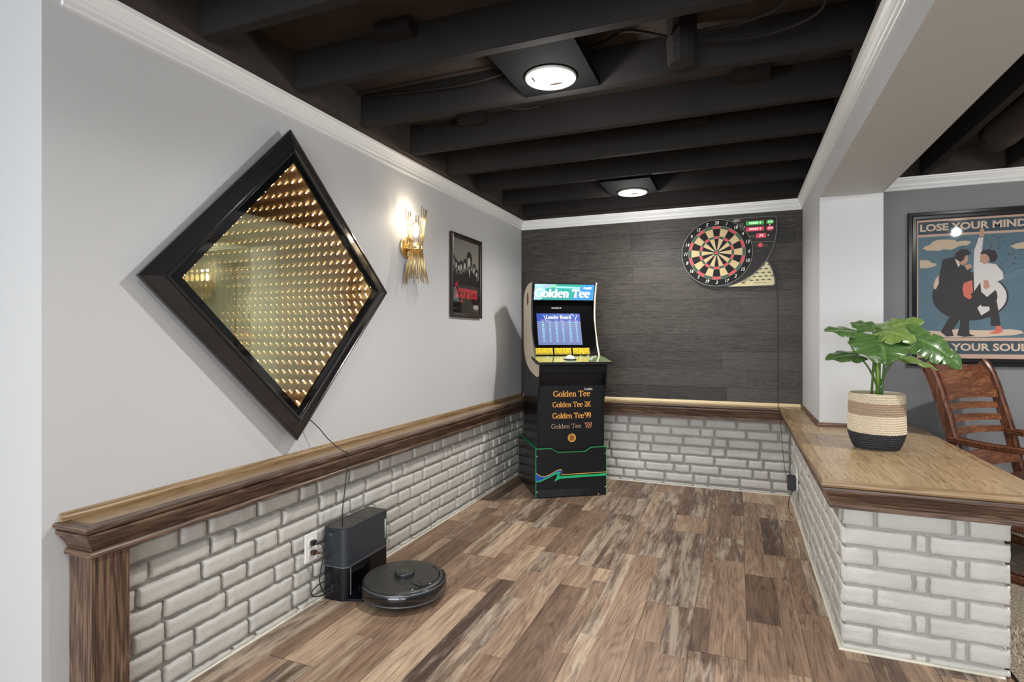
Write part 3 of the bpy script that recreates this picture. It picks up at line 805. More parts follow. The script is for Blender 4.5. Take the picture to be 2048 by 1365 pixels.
can((-0.632, 0.22), 'lit recessed ceiling light above the viewpoint', CP*0.5)
can((-0.632, -1.5), 'lit recessed ceiling light behind the viewpoint', CP*0.8)
can((1.60, 2.45), 'lit recessed ceiling light over the rocking chair in the carpet room', CP*1.5)
can((1.60, 0.6), 'lit recessed ceiling light over the carpet beside the viewpoint', CP)
can((2.9, 1.6), 'lit recessed ceiling light by the far carpet room wall', CP*0.8)

def sconce(loc, rz, label):
    t = thing('wall_sconce', label, 'wall lamp', loc, rz)
    rnd = random.Random(21)
    mb = MB(); mb.disc((0.001, 0, 0), 0.058, 0.014, M_GOLD, 'X', 40, 0.005); mb.disc((0.015, 0, 0), 0.020, 0.016, M_GOLD, 'X', 24, 0.003); mb.build('back_plate', t)
    c = 0.066
    mb = MB(); mb.lathe([(0.034, -0.018), (0.0375, -0.018), (0.039, -0.014), (0.037, -0.010), (0.037, 0.010), (0.039, 0.014), (0.0375, 0.018), (0.034, 0.018), (0.034, -0.018)], (c, 0, 0), M_GOLD, 36)
    mb.box((0.03, -0.008, -0.008), (c-0.03, 0.008, 0.008), M_GOLD, 0.002); mb.build('band', t)
    for k in range(24):
        a = 2*PI*k/24 + rnd.uniform(-.05, .05); h = rnd.uniform(0.14, 0.215); tw = 0.25
        r0 = 0.031; r1 = r0 + (0.060-r0)*(h/0.21)
        p0 = (c+r0*math.cos(a), r0*math.sin(a), -0.016); p1 = (c+r1*math.cos(a+tw), r1*math.sin(a+tw), h)
        mb = MB(); mb.tube([p0, p1], 0.0016, M_GOLD, 6); mb.build('rod', t)
    for k in range(42):
        a = 2*PI*k/42 + rnd.uniform(-.05, .05); h = rnd.uniform(0.14, 0.205); tw = -0.25
        r0 = rnd.uniform(0.018, 0.030); r1 = r0 + (0.068-r0)*(h/0.20)
        p0 = (c+r0*math.cos(a), r0*math.sin(a), 0.014); p1 = (c+r1*math.cos(a+tw), r1*math.sin(a+tw), -h)
        mb = MB(); mb.tube([p0, p1], 0.0019, M_GOLD, 6); mb.build('rod', t)
    mb = MB(); mb.lathe([(0.0001, -0.01), (0.012, -0.01), (0.012, 0.05), (0.0001, 0.05)], (c, 0, 0), M_WHITEP, 16); mb.build('socket', t)
    mb = MB(); mb.lathe([(0.006, 0.05), (0.013, 0.065), (0.017, 0.085), (0.015, 0.103), (0.008, 0.120), (0.0001, 0.130)], (c, 0, 0), glow('warm_bulb', (1.0, 0.80, 0.52, 1), 14), 16); mb.build('bulb', t)
    l = bpy.data.lights.new('lamp_light', 'POINT'); l.energy = 1.5; l.color = (1.0, 0.83, 0.62); l.shadow_soft_size = 0.012
    o = bpy.data.objects.new('lamp_light', l); COL.objects.link(o); o.parent = t; o.location = (c, 0, 0.155)
    return t
sconce((XL, 2.578, 1.567), 0, 'gold rod sconce, lit, between the diamond mirror and small poster')
sconce((1.86, YR, 1.60), -PI/2, 'gold rod sconce beyond the large framed poster')

# ================================================================== INFINITY MIRROR
M_FRAME = plain('gloss_black_lacquer', srgb(30, 29, 31), 0.22, coat=0.5)
M_CHAM = plain('copper_dark_lining', srgb(60, 38, 26), 0.5)
t = thing('infinity_mirror', 'large black diamond-shaped infinity mirror hung on the grey wall', 'mirror', (XL, 1.712, 1.287))
t.rotation_euler = (math.radians(1.6), 0, math.radians(-1.45))
t.location.x = XL + 0.018
HD = 0.603
def sq(R, x): return [(x, -R, 0), (x, 0, R), (x, R, 0), (x, 0, -R)]
def rings(mb, prof, mat, R0=HD):
    vs = []; fs = []
    for i, x in prof: vs += sq(R0 - i*math.sqrt(2), x)
    for j in range(len(prof)-1):
        for k in range(4): fs.append((j*4+k, j*4+(k+1) % 4, (j+1)*4+(k+1) % 4, (j+1)*4+k))
    mb.add(vs, fs, mat)
mb = MB(); rings(mb, [(0.02, 0.022), (0.0, 0.022), (0.0, 0.033), (0.005, 0.035), (0.009, 0.032), (0.050, 0.048), (0.052, 0.046), (0.055, 0.051), (0.059, 0.053), (0.063, 0.051), (0.065, 0.045), (0.065, 0.022), (0.02, 0.022)], M_FRAME); mb.build('frame', t)
mb = MB(); rings(mb, [(0.066, 0.0415), (0.066, 0.0465), (0.090, 0.0465), (0.090, 0.0415), (0.066, 0.0415)], plain('gloss_black_border', srgb(10, 12, 13), 0.03, coat=0.5)); mb.build('glass_border', t)
mb = MB(); rings(mb, [(0.035, 0.0), (0.035, 0.021)], M_BLK); mb.add(sq(HD-0.035*1.414, 0.0), [(3, 2, 1, 0)], M_BLK); mb.build('back_box', t)
CB, CF = 0.004, 0.0400
RI = HD - 0.0905*math.sqrt(2)
mb = MB(); rings(mb, [(0.0905, CF), (0.0905, CB)], M_CHAM); mb.build('chamber_lining', t)
mb = MB(); mb.add(sq(RI, CB), [(3, 2, 1, 0)], full_mirror()); mb.build('back_mirror', t)
mb = MB(); mb.add(sq(HD-0.070*math.sqrt(2), CF+0.0005), [(3, 2, 1, 0)], half_mirror()); pane = mb.build('two_way_pane', t)
M_FAIRY = glow('fairy_bulb_glass', (1.0, 0.72, 0.42, 1), 125)
cor = [Vector((0, -RI, 0)), Vector((0, 0, RI)), Vector((0, RI, 0)), Vector((0, 0, -RI))]
for k in range(4):
    a, b_ = cor[k], cor[(k+1) % 4]; inn = -(a+b_).normalized()
    for j in range(13):
        p = a.lerp(b_, (j+0.5)/13)
        q0 = p + inn*0.002; q1 = p + inn*0.0115
        mid = Vector(((CB+CF)/2, 0, 0))
        mb = MB(); mb.tube([q0+mid, q0.lerp(q1, 0.4)+mid, q0.lerp(q1, 0.8)+mid, q1+mid], [0.0012, 0.0020, 0.0016, 0.0005], M_FAIRY, 6); mb.build('fairy_bulb', t)

# ================================================================== SMALL FRAMED POSTER
M_REDP = plain('poster_red', srgb(222, 48, 62), 0.5); M_PBLK = plain('poster_black', srgb(24, 23, 24), 0.5)
M_PGREY = plain('poster_warm_grey', srgb(160, 154, 142), 0.5); M_PFACE = plain('poster_pale_grey', srgb(214, 208, 194), 0.5); M_PWHITE = plain('poster_white', srgb(235, 230, 220), 0.5)
M_DKFRAME = wood('dark_walnut_frame', srgb(16, 11, 9), srgb(34, 24, 21), srgb(62, 46, 39), 'Z', rough=0.25)
t = thing('framed_poster', 'small dark-framed black and white group poster with red title', 'poster', (XL, 3.290, 1.478))
def rect_frame(mb, w, h, prof, mat):
    """prof: (inset, out) ; local Y right, Z up, X out"""
    vs = []; fs = []
    for i, x in prof: vs += [(x, -w/2+i, -h/2+i), (x, w/2-i, -h/2+i), (x, w/2-i, h/2-i), (x, -w/2+i, h/2-i)]
    for j in range(len(prof)-1):
        for k in range(4): fs.append((j*4+k, j*4+(k+1) % 4, (j+1)*4+(k+1) % 4, (j+1)*4+k))
    mb.add(vs, fs, mat)
PWd, PHt = 0.438, 0.528
mb = MB(); rect_frame(mb, PWd, PHt, [(0, 0.001), (0, 0.018), (0.004, 0.021), (0.010, 0.019), (0.016, 0.021), (0.024, 0.014), (0.028, 0.013), (0.028, 0.001), (0, 0.001)], M_DKFRAME); mb.build('frame', t)
mb = MB(); w, h = PWd/2-0.027, PHt/2-0.027
X0 = 0.006
mb.flat([(-w, -h), (w, -h), (w, h), (-w, h)], X0, M_PGREY, 'YZ')
def ell(cx, cz, rx, rz_, n=20): return [(cx+rx*math.cos(2*PI*i/n), cz+rz_*math.sin(2*PI*i/n)) for i in range(n)]
figs = [(-0.172, 0.085, .026), (-0.137, 0.068, .022), (-0.102, 0.055, .022), (-0.070, 0.062, .026), (-0.018, 0.075, .028), (0.118, 0.062, .025), (0.160, 0.035, .022), (0.045, 0.110, .040)]
dpt = X0
for i, (cx, cz, r) in enumerate(figs):
    dpt += 0.0002
    body = [(cx-r*2.3, -h*0.2), (cx-r*2.2, cz-r*2.4), (cx-r*0.6, cz-r*1.4), (cx+r*0.6, cz-r*1.4), (cx+r*2.2, cz-r*2.4), (cx+r*2.3, -h*0.2)]
    body = [(max(-w, min(w, a)), b_) for a, b_ in body]
    mb.flat(body, dpt, M_PBLK, 'YZ')
    mb.flat([(max(-w, min(w, a)), b_) for a, b_ in ell(cx, cz+r*0.12, r, r*1.45)], dpt+0.00005, M_PBLK, 'YZ')
    mb.flat([(max(-w, min(w, a)), b_) for a, b_ in ell(cx-r*0.16, cz-r*0.25, r*0.54, r*0.80)], dpt+0.0001, M_PFACE, 'YZ')
    mb.flat([(cx-r*0.3, cz-r*1.5), (cx, cz-r*2.8), (cx+r*0.25, cz-r*1.5)], dpt+0.00012, M_PFACE if i % 2 else M_PGREY, 'YZ')
mb.flat([(-w, -h), (w, -h), (w, -h*0.12), (w*0.3, -h*0.02), (-w*0.4, -h*0.1), (-w, -h*0.16)], dpt+0.0003, M_PBLK, 'YZ')
mb.build('print', t)
mb = MB(); FT = lambda y, z, x: frame((x, y, z), (0, 1, 0), (0, 0, 1))
put_text(mb, 'Sopranos', FT(0.0, -0.083, dpt+0.001), 0.094, M_REDP, sx=1.0, bold=0.0022, spacing=0.90)
for v in range(len(mb.v)):
    x, y, z = mb.v[v]; mb.v[v] = (x, y, -0.098+(z+0.083)*1.40)
put_text(mb, 'THE', FT(-0.120, -0.040, dpt+0.001), 0.018, M_REDP)
put_text(mb, 'THE SERIES', FT(-0.075, -0.162, dpt+0.001), 0.014, M_REDP, bold=0.0003)
lab(mb.build('title_lettering', t), 'red title lettering')
mb = MB(); put_text(mb, 'HBO', FT(0.142, -0.192, dpt+0.001), 0.036, M_PWHITE, bold=0.0016)
put_text(mb, 'ORIGINAL SERIES', FT(0.142, -0.212, dpt+0.001), 0.0075, M_PWHITE)
put_text(mb, 'DVD VIDEO', FT(-0.16, -0.208, dpt+0.001), 0.008, M_PWHITE)
mb.build('logo_lettering', t)
mb = MB(); mb.add([(0.0125, -w-.0005, -h-.0005), (0.0125, w+.0005, -h-.0005), (0.0125, w+.0005, h+.0005), (0.0125, -w-.0005, h+.0005)], [(0, 1, 2, 3)], clear_glass()); mb.build('glass', t)

# ================================================================== ARCADE MACHINE
t = thing('arcade_machine', 'black arcade golf machine with glowing marquee standing in the corner', 'arcade machine', (-1.264, 3.571, 0), math.atan2(.533, .846))
RH = 0.336; BW0, BW1 = 0.006, 0.490
FS = frame
# riser
mb = MB()
fr = [(0, 0.006), (0.496, 0.006), (0.496, RH), (0.400, RH), (0.386, RH-0.002), (0.352, RH-0.024), (0.335, RH-0.028), (0.165, RH-0.028), (0.148, RH-0.024), (0.112, RH-0.002), (0.100, RH), (0, RH)]
mb.prism(fr, -0.008, 0.008, M_CABBLK, 'XZ'); mb.build('riser_front', t)
mb = MB(); mb.box((-0.001, 0.0085, 0.006), (0.014, 0.585, RH), M_CABSIDE); mb.build('riser_side', t)
mb = MB(); mb.box((0.482, 0.0085, 0.006), (0.497, 0.49, RH), M_CABSIDE); mb.build('riser_side', t)
mb = MB(); mb.box((0.02, 0.06, 0.0), (0.475, 0.075, 0.26), M_CABSIDE); mb.box((0.0145, 0.04, 0.0), (0.4815, 0.46, 0.0215), M_CABSIDE); mb.build('riser_brace', t)
mb = MB(); e = 0.0035
top = fr[2:]; top = top[::-1]
for i in range(len(top)-1):
    (a, b_), (c, d) = top[i], top[i+1]
    mb.add([(a, -0.0088, b_-0.0005), (c, -0.0088, d-0.0005), (c, -0.0088, d-e), (a, -0.0088, b_-e), (a, 0.0085, b_+0.0006), (c, 0.0085, d+0.0006), (a, -0.0088, b_+0.0006), (c, -0.0088, d+0.0006)], [(0, 1, 2, 3), (6, 7, 5, 4), (0, 1, 7, 6)], M_GREEN)
mb.box((-0.0016, -0.0088, 0.006), (0.0022, 0.0, RH), M_GREEN)
mb.box((0.4945, -0.0088, 0.006), (0.4976, 0.0, RH), M_GREEN)
mb.box((-0.0016, 0.0, RH), (0.014, 0.585, RH+0.0012), M_GREEN); mb.box((-0.0016, 0.582, 0.01), (0.014, 0.5862, RH), M_GREEN)
mb.box((0.482, 0.0, RH), (0.4976, 0.49, RH+0.0012), M_GREEN)
mb.build('green_edging', t)
# swoosh on the riser front
M_SWB = plain('swoosh_blue', srgb(20, 72, 170), 0.4); M_SWG = plain('swoosh_green', srgb(20, 176, 108), 0.4); M_SWY = plain('swoosh_gold', srgb(226, 176, 84), 0.4)
def ribbon(mb, up, dn, y, mat):
    for i in range(len(up)-1):
        mb.add([(up[i][0], y, up[i][1]), (up[i+1][0], y, up[i+1][1]), (dn[i+1][0], y, dn[i+1][1]), (dn[i][0], y, dn[i][1])], [(0, 3, 2, 1)], mat)
def spl(pts, n=6):
    out = []
    P = [pts[0]]+pts+[pts[-1]]
    for i in range(1, len(P)-2):
        for k in range(n):
            u = k/n; a, b_, c, d = P[i-1], P[i], P[i+1], P[i+2]
            out.append(tuple(0.5*((2*b_[j])+(-a[j]+c[j])*u+(2*a[j]-5*b_[j]+4*c[j]-d[j])*u*u+(-a[j]+3*b_[j]-3*c[j]+d[j])*u**3) for j in range(len(a))))
    out.append(tuple(pts[-1])); return out
mb = MB(); Y0 = -0.0084
gold = spl([(0.002, 0.176), (0.03, 0.156), (0.06, 0.150), (0.10, 0.163), (0.145, 0.187), (0.172, 0.192), (0.183, 0.181), (0.179, 0.166), (0.176, 0.155)])
ribbon(mb, gold, [(a, b_-0.0045) for a, b_ in gold], Y0-0.0006, M_SWY)
ribbon(mb, [(0.176, 0.1575), (0.495, 0.163)], [(0.178, 0.153), (0.495, 0.1590)], Y0-0.0006, M_SWY)
blu = spl([(0.002, 0.172), (0.03, 0.153), (0.06, 0.147), (0.10, 0.159), (0.145, 0.183), (0.170, 0.187), (0.178, 0.179), (0.174, 0.166), (0.168, 0.152)])
blo = spl([(0.002, 0.113), (0.03, 0.117), (0.06, 0.130), (0.10, 0.148), (0.135, 0.165), (0.158, 0.172), (0.164, 0.164), (0.158, 0.152), (0.150, 0.140)])
ribbon(mb, blu, blo, Y0-0.0002, M_SWB)
mb.build('gold_and_blue_stripe', t)
mb = MB()
g1 = spl([(0.002, 0.118), (0.03, 0.122), (0.06, 0.135), (0.10, 0.153), (0.135, 0.170), (0.158, 0.177), (0.169, 0.172)])
g2 = spl([(0.002, 0.111), (0.03, 0.114), (0.06, 0.125), (0.10, 0.142), (0.130, 0.156), (0.146, 0.160), (0.152, 0.158)])
ribbon(mb, g1, g2, Y0-0.0004, M_SWG)
mb.flat([(0.152, 0.158), (0.169, 0.172), (0.158, 0.148), (0.185, 0.146), (0.495, 0.152), (0.495, 0.137), (0.200, 0.130), (0.165, 0.128), (0.128, 0.110)], Y0-0.0004, M_SWG)
mb.build('green_stripe', t)
mb = MB(); gm = plain('grid_grey', srgb(92, 94, 98), 0.5)
for i in range(26):
    xx = 0.012+0.0145*i; zt = 0.055 if i < 14 else 0.055-0.0*(i-14); zb = 0.014 if i < 21 else 0.035
    mb.flat([(xx, zb), (xx+0.0009, zb), (xx+0.0009, zt), (xx, zt)], Y0-0.0002, gm)
for j in range(4):
    zz = 0.014+0.0125*j; xe = 0.32 if j < 3 else 0.30
    mb.flat([(0.006, zz), (xe, zz), (xe, zz+0.0009), (0.006, zz+0.0009)], Y0-0.0002, gm)
mb.build('grid_pattern', t)
for (a, b_) in ((0.008, 0.285), (0.008, 0.045), (0.489, 0.290), (0.489, 0.060), (0.44, 0.012)):
    mb = MB(); mb.disc((a, -0.008, b_), 0.0032, -0.0018, M_WHITEP, 'Y', 10, 0.0008); mb.build('screw', t)
# side panels
front = [(0.020, 0.0265+0.0), (0.020, 0.62), (0.012, 0.66), (-0.010, 0.72), (-0.030, 0.79), (-0.044, 0.85), (-0.046, 0.905), (-0.040, 0.918), (0.090, 0.948), (0.105, 0.957),
         (0.140, 1.02), (0.175, 1.10), (0.200, 1.18), (0.208, 1.27), (0.200, 1.36), (0.180, 1.44), (0.166, 1.468), (0.172, 1.477)]
front = front[:9] + spl(front[9:], 3)
backp = [(0.30, 1.472), (0.37, 1.455), (0.43, 1.425), (0.465, 1.38), (0.472, 1.32), (0.472, 0.025)]
backr = [(0.30, 1.472), (0.37, 1.455), (0.43, 1.425), (0.465, 1.38), (0.472, 1.32), (0.472, 0.66), (0.325, 0.645), (0.325, 0.025)]
tcurve = spl([(0.172, 1.4768), (0.30, 1.4715), (0.37, 1.4545), (0.43, 1.4245), (0.4645, 1.38), (0.4718, 1.32)], 4)
backp = tcurve[1:] + [(0.472, 0.025)]; backr = tcurve[1:] + [(0.472, 0.66), (0.325, 0.645), (0.325, 0.025)]
mb = MB(); mb.prism(front+backp, BW0+0.0088, BW0+0.020, M_CABSIDE, 'YZ'); mb.build('side_panel', t)
mb = MB(); mb.prism(front+backr, BW1-0.012, BW1, M_CABSIDE, 'YZ'); mb.build('side_panel', t)
# cream artwork on the left side and T-moulding
mb = MB()
dec = tcurve + spl([(0.4715, 1.10), (0.465, 1.02), (0.43, 0.955), (0.37, 0.900), (0.28, 0.862), (0.18, 0.838), (0.09, 0.824), (0.03, 0.818), (-0.02, 0.823), (-0.041, 0.845)], 4) + \
      [(-0.0455, 0.905), (-0.040, 0.9175)] + [(a, b_-0.0004) for a, b_ in front[8:-1]]
mb.flat(dec, BW0+0.0083, M_CREAM, 'YZ', flip=True); lab(mb.build('side_artwork', t), 'cream curved side artwork')
mb = MB(); mb.flat(ell(0.325, 1.365, 0.040, 0.054, 24), BW0+0.0079, M_SWY, 'YZ', flip=True)
mb.flat(ell(0.325, 1.365, 0.033, 0.046, 24), BW0+0.0077, plain('badge_brown', srgb(120, 60, 34), 0.4), 'YZ', flip=True)
mb.flat([(0.317, 1.335), (0.335, 1.335), (0.335, 1.375), (0.317, 1.375)], BW0+0.0075, M_PBLK, 'YZ', flip=True)
mb.flat(ell(0.326, 1.390, 0.009, 0.010, 12), BW0+0.0075, M_PBLK, 'YZ', flip=True); lab(mb.build('side_badge', t), 'small gold and brown oval badge')
mtm = plain('tmould', srgb(196, 194, 178), 0.35)
for sx, c in ((BW0+0.0088, M_BLK), (BW1-0.012, mtm)):
    mb = MB(); fp = front[9:]
    for i in range(len(fp)-1):
        (a, b_), (c_, d) = fp[i], fp[i+1]
        mb.add([(sx, a-0.0015, b_), (sx+0.012, a-0.0015, b_), (sx+0.012, c_-0.0015, d), (sx, c_-0.0015, d)], [(0, 3, 2, 1)], c)
        mb.add([(sx+0.012, a-0.0015, b_), (sx+0.012, a+0.002, b_), (sx+0.012, c_+0.002, d), (sx+0.012, c_-0.0015, d)], [(0, 3, 2, 1)], c)
    mb.build('edge_strip', t)
L0, L1 = BW0+0.021, BW1-0.0125
# lower fronts
mb = MB(); mb.box((L0, 0.030, 0.035), (L1, 0.040, 0.755), M_CABBLK); mb.build('lower_front_panel', t)
mb = MB(); mb.prism([(0.0295, 0.755), (0.0, 0.80), (-0.018, 0.85), (-0.022, 0.895), (-0.01, 0.905), (0.045, 0.905), (0.045, 0.7555)], L0, L1, M_CABBLK, 'YZ'); mb.build('upper_front_panel', t)
mb = MB(); mb.prism([(0.185, 1.470), (0.30, 1.466), (0.36, 1.45), (0.42, 1.42), (0.455, 1.38), (0.455, 1.30), (0.44, 1.30), (0.40, 1.35), (0.225, 1.36)], L0, L1, M_CABBLK, 'YZ')
mb.box((L0, 0.28, 0.70), (L1, 0.29, 1.30), M_CABBLK); mb.box((L0, 0.29, 0.03), (L1, 0.30, 0.70), M_CABBLK); mb.build('back_panel', t)
# writing on the lower panel
M_GT = plain('title_gold', srgb(232, 170, 78), 0.4); M_GTS = plain('title_tan', srgb(190, 158, 130), 0.4); M_GTD = plain('title_brown', srgb(150, 74, 34), 0.4)
mb = MB(); yl = 0.0285
cx = 0.262
rowsT = [('Golden Tee', 0.700, 0.0395, 0.215), ('Golden Tee 2K', 0.626, 0.036, 0.208), ("Golden Tee'99", 0.550, 0.038, 0.21)]
for s_, zc, hh, wd in rowsT:
    wid = sum(GL[c][0] for c in s_); sx_ = 0.268/wid/hh*(0.98 if s_ == 'Golden Tee' else 1.02)
    serif_text(mb, s_, FS((cx+0.0014, yl+0.0006, zc-0.0012), (1, 0, 0), (0, 0, 1)), hh, M_GTD, 0.21, 0.09, sx=sx_)
    serif_text(mb, s_, FS((cx, yl, zc), (1, 0, 0), (0, 0, 1)), hh, M_GT, 0.17, 0.07, sx=sx_)
serif_text(mb, 'Golden Tee', FS((cx-0.040, yl, 0.478), (1, 0, 0), (0, 0, 1)), 0.030, M_GTS, 0.11, 0.07, sx=0.205/6.4/0.030*1.0)
serif_text(mb, "'98", FS((cx+0.108, yl, 0.480), (1, 0, 0), (0, 0, 1)), 0.040, plain('title_copper', srgb(206, 132, 96), 0.4), 0.13, 0.07, sx=1.0, shear=0.3)
put_text(mb, 'CLASSIC', FS((cx+0.118, yl, 0.728), (1, 0, 0), (0, 0, 1)), 0.020, M_PWHITE, bold=0.0004, sx=0.8)
mb.build('title_lettering', t)
mb = MB(); mb.flat(ell(0.262, 0.396, 0.029, 0.029, 28), yl+0.001, M_SWY); mb.flat(ell(0.262, 0.396, 0.026, 0.026, 28), yl+0.0004, plain('badge_gold', srgb(200, 134, 52), 0.4))
for a, b_, c, d in ((0.2515, 0.382, 0.2585, 0.402), (0.2655, 0.382, 0.2725, 0.408), (0.261, 0.399, 0.277, 0.4035), (0.249, 0.398, 0.2585, 0.4025), (0.249, 0.380, 0.2605, 0.3835)):
    mb.flat([(a, b_), (c, b_), (c, d), (a, d)], yl-0.0002, M_PBLK)
mb.flat(ell(0.255, 0.412, 0.0052, 0.0052, 12), yl-0.0002, M_PBLK); lab(mb.build('round_badge', t), 'round gold badge')
# control deck
mb = MB()
dk = [(-0.118, 0.905), (-0.120, 0.921), (0.112, 0.956), (0.112, 0.938), (-0.03, 0.906)]
mb.prism(dk, -0.004, 0.502, M_BLK, 'YZ', 0.0015); mb.build('control_deck', t)
mb = MB(); m_deck = plain('deck_artwork', srgb(132, 150, 104), 0.08, coat=0.8, nscale=12, namt=0.25)
zf = lambda y: 0.921+(y+0.120)*(0.035/0.232)+0.0008
mb.add([(-0.002, -0.1185, zf(-0.1185)), (0.500, -0.1185, zf(-0.1185)), (0.500, 0.110, zf(0.110)), (-0.002, 0.110, zf(0.110))], [(0, 1, 2, 3)], m_deck)
lab(mb.build('deck_overlay', t), 'glossy green control deck overlay')
mb = MB(); mb.lathe([(0.045, 0), (0.044, 0.003), (0.036, 0.004)], (0.235, -0.015, zf(-0.015)), M_BLK, 28); mb.lathe([(0.0355, 0.002), (0.033, 0.013), (0.025, 0.022), (0.012, 0.0275), (0.0001, 0.029)], (0.235, -0.015, zf(-0.015)), plain('white_ball', srgb(240, 240, 235), 0.08, coat=0.6), 28); mb.build('trackball', t)
for bx, by in ((0.385, -0.01), (0.415, 0.045), (0.445, 0.075), (0.09, 0.045), (0.395, 0.082), (0.34, 0.082)):
    mb = MB(); mb.disc((bx, by, zf(by)), 0.0125 if bx == 0.385 else 0.008, 0.006, M_WHITEP, 'Z', 18, 0.0015); mb.build('button', t)
# screen bezel (leaning), screen, cards
sb = Vector((0, 0.118, 0.958)); st = Vector((0, 0.243, 1.345)); up = (st-sb).normalized(); H = (st-sb).length
nrm = Vector((1, 0, 0)).cross(up)      # faces the player
def S(x, h, out=0.0): p = sb + up*h + nrm*out; return (x, p.y, p.z)
def qd(mb, x0, x1, h0, h1, out, mat): mb.add([S(x0, h0, out), S(x1, h0, out), S(x1, h1, out), S(x0, h1, out)], [(0, 1, 2, 3)], mat)
mb = MB(); mb.M = Matrix()
mb.add([S(L0, 0), S(L1, 0), S(L1, H), S(L0, H), S(L0, 0, -0.01), S(L1, 0, -0.01), S(L1, H, -0.01), S(L0, H, -0.01)], [(0, 1, 2, 3), (7, 6, 5, 4), (0, 4, 5, 1), (3, 2, 6, 7)], M_BLKG); mb.build('screen_bezel', t)
SX0, SX1, SH0, SH1 = 0.054, 0.374, 0.078, 0.313
m_scr = glow('screen_blue', (0.008, 0.06, 0.40, 1), 0.6)
m_sct = glow('screen_table', (0.17, 0.21, 0.42, 1), 0.62)
mb = MB(); qd(mb, SX0, SX1, SH1-0.058, SH1, 0.0006, m_scr); qd(mb, SX0, SX1, SH0, SH1-0.058, 0.0006, m_sct); lab(mb.build('screen', t), 'lit blue leader board screen')
mb = MB(); m_sw = glow('screen_white', (0.85, 0.95, 1, 1), 1.6); m_sr = glow('screen_red', (0.9, 0.15, 0.25, 1), 1.2); m_sc = glow('screen_cyan', (0.30, 0.75, 0.95, 1), 0.9)
fu = lambda x, h, o=0.0012: FS(S(x, h, o), (1, 0, 0), up)
wl = sum(GL[c][0] for c in 'Leader Board')
serif_text(mb, 'Leader Board', fu((SX0+SX1)/2, SH1-0.027), 0.026, glow('screen_title', (0.8, 0.95, 0.55, 1), 1.2), 0.16, 0.07, sx=0.185/wl/0.026)
rnd = random.Random(4)
cols = [SX0+0.042, SX0+0.090, SX0+0.140, SX0+0.185, SX0+0.240, SX0+0.286]
for c in cols:
    put_text(mb, 'SCORE' if c in cols[::2] else 'ROUND', fu(c, SH1-0.050), 0.0095, m_sr, sx=0.8)
    qd(mb, c-0.017, c+0.017, SH1-0.0575, SH1-0.0565, 0.001, m_sc)
for r in range(10):
    for i, c in enumerate(cols):
        put_text(mb, '%s%d' % ('-' if i % 2 else '', rnd.randint(100, 999) if i % 2 == 0 else rnd.randint(10, 39)), fu(c, SH1-0.068-0.0155*r), 0.0115, m_sc, bold=0.0003)
for (x, h, w_, a) in ((SX0+0.060, SH1-0.035, 0.045, 1.9), (SX0+0.290, SH1-0.028, 0.040, 1.1), (SX0+0.265, SH1-0.010, 0.022, -0.8)):
    T = fu(x, h, 0.0016) @ Matrix.Rotation(a, 4, 'Z')
    mb.add([(T @ Vector(v))[:] for v in ((-w_/2, -.0014, 0), (w_/2, -.0010, 0), (w_/2, .0010, 0), (-w_/2, .0014, 0))], [(0, 1, 2, 3)], m_sw)
mb.build('screen_writing', t)
m_yel = plain('instruction_yellow', srgb(206, 178, 44), 0.25)
for gI, gx in enumerate((0.030, 0.164, 0.298)):
    for k in range(3):
        x0 = gx + 0.0415*k
        mb = MB(); qd(mb, x0, x0+0.0395, 0.008, 0.056, 0.0008, m_yel)
        cx_, ch_ = x0+0.020, 0.038; j = gI*3+k
        a0, a1, fx = [(110, 250, 1), (100, 190, 1), (0, 0, 2), (150, 260, 1), (90, 91, 3), (-60, 80, 1), (0, 0, 4), (-10, 80, 1), (-70, 70, 1)][j]
        if fx == 1: pp = arc(cx_, ch_, 0.010, 0.011, a0, a1, 8)
        elif fx == 2: pp = [(cx_-0.007, ch_-0.009), (cx_+0.007, ch_+0.009)]
        elif fx == 4: pp = [(cx_-0.009, ch_+0.009), (cx_+0.008, ch_-0.009)]
        else: pp = [(cx_, ch_-0.011), (cx_, ch_+0.010)]
        for i in range(len(pp)-1):
            (a, b_), (c, d) = pp[i], pp[i+1]; l = math.hypot(c-a, d-b_) or 1; nx_, nh = -(d-b_)/l*0.0011, (c-a)/l*0.0011
            mb.add([S(a-nx_, b_-nh, .0012), S(c-nx_, d-nh, .0012), S(c+nx_, d+nh, .0012), S(a+nx_, b_+nh, .0012)], [(0, 1, 2, 3)], M_PBLK)
        put_text(mb, ['HOOK', 'DRAW', 'FADE', 'HOOK', 'PUSH', 'SLICE', 'PULL', 'CUT', 'SLICE'][j], fu(cx_, 0.016), 0.0095, M_PBLK, bold=0.0004)
        mb.build('instruction_card', t)
# marquee
mt0 = Vector((0, 0.205, 1.352)); mt1 = Vector((0, 0.166, 1.464)); mu_ = (mt1-mt0).normalized(); mn = Vector((1, 0, 0)).cross(mu_); MH = (mt1-mt0).length
def Mq(x, h, out=0.0): p = mt0 + mu_*h + mn*out; return (x, p.y, p.z)
mb = MB(); mb.add([Mq(L0, -0.004), Mq(L1, -0.004), Mq(L1, MH+.003), Mq(L0, MH+.003), Mq(L0, -0.004, -.012), Mq(L1, -0.004, -.012), Mq(L1, MH+.003, -.012), Mq(L0, MH+.003, -.012)], [(0, 1, 2, 3), (7, 6, 5, 4), (0, 4, 5, 1), (2, 6, 7, 3)], M_BLK); mb.build('marquee_box', t)
g_t = glow('marquee_teal', (0.05, 0.48, 0.42, 1), 0.62); g_b = glow('marquee_blue', (0.06, 0.32, 0.72, 1), 0.75); g_c = glow('marquee_pale', (0.42, 0.80, 0.90, 1), 0.8)
g_g = glow('marquee_green', (0.28, 0.74, 0.46, 1), 0.75); g_w = glow('marquee_white', (1, 1, 0.95, 1), 1.1); g_v = glow('marquee_violet', (0.42, 0.58, 0.90, 1), 0.75)
mb = MB()
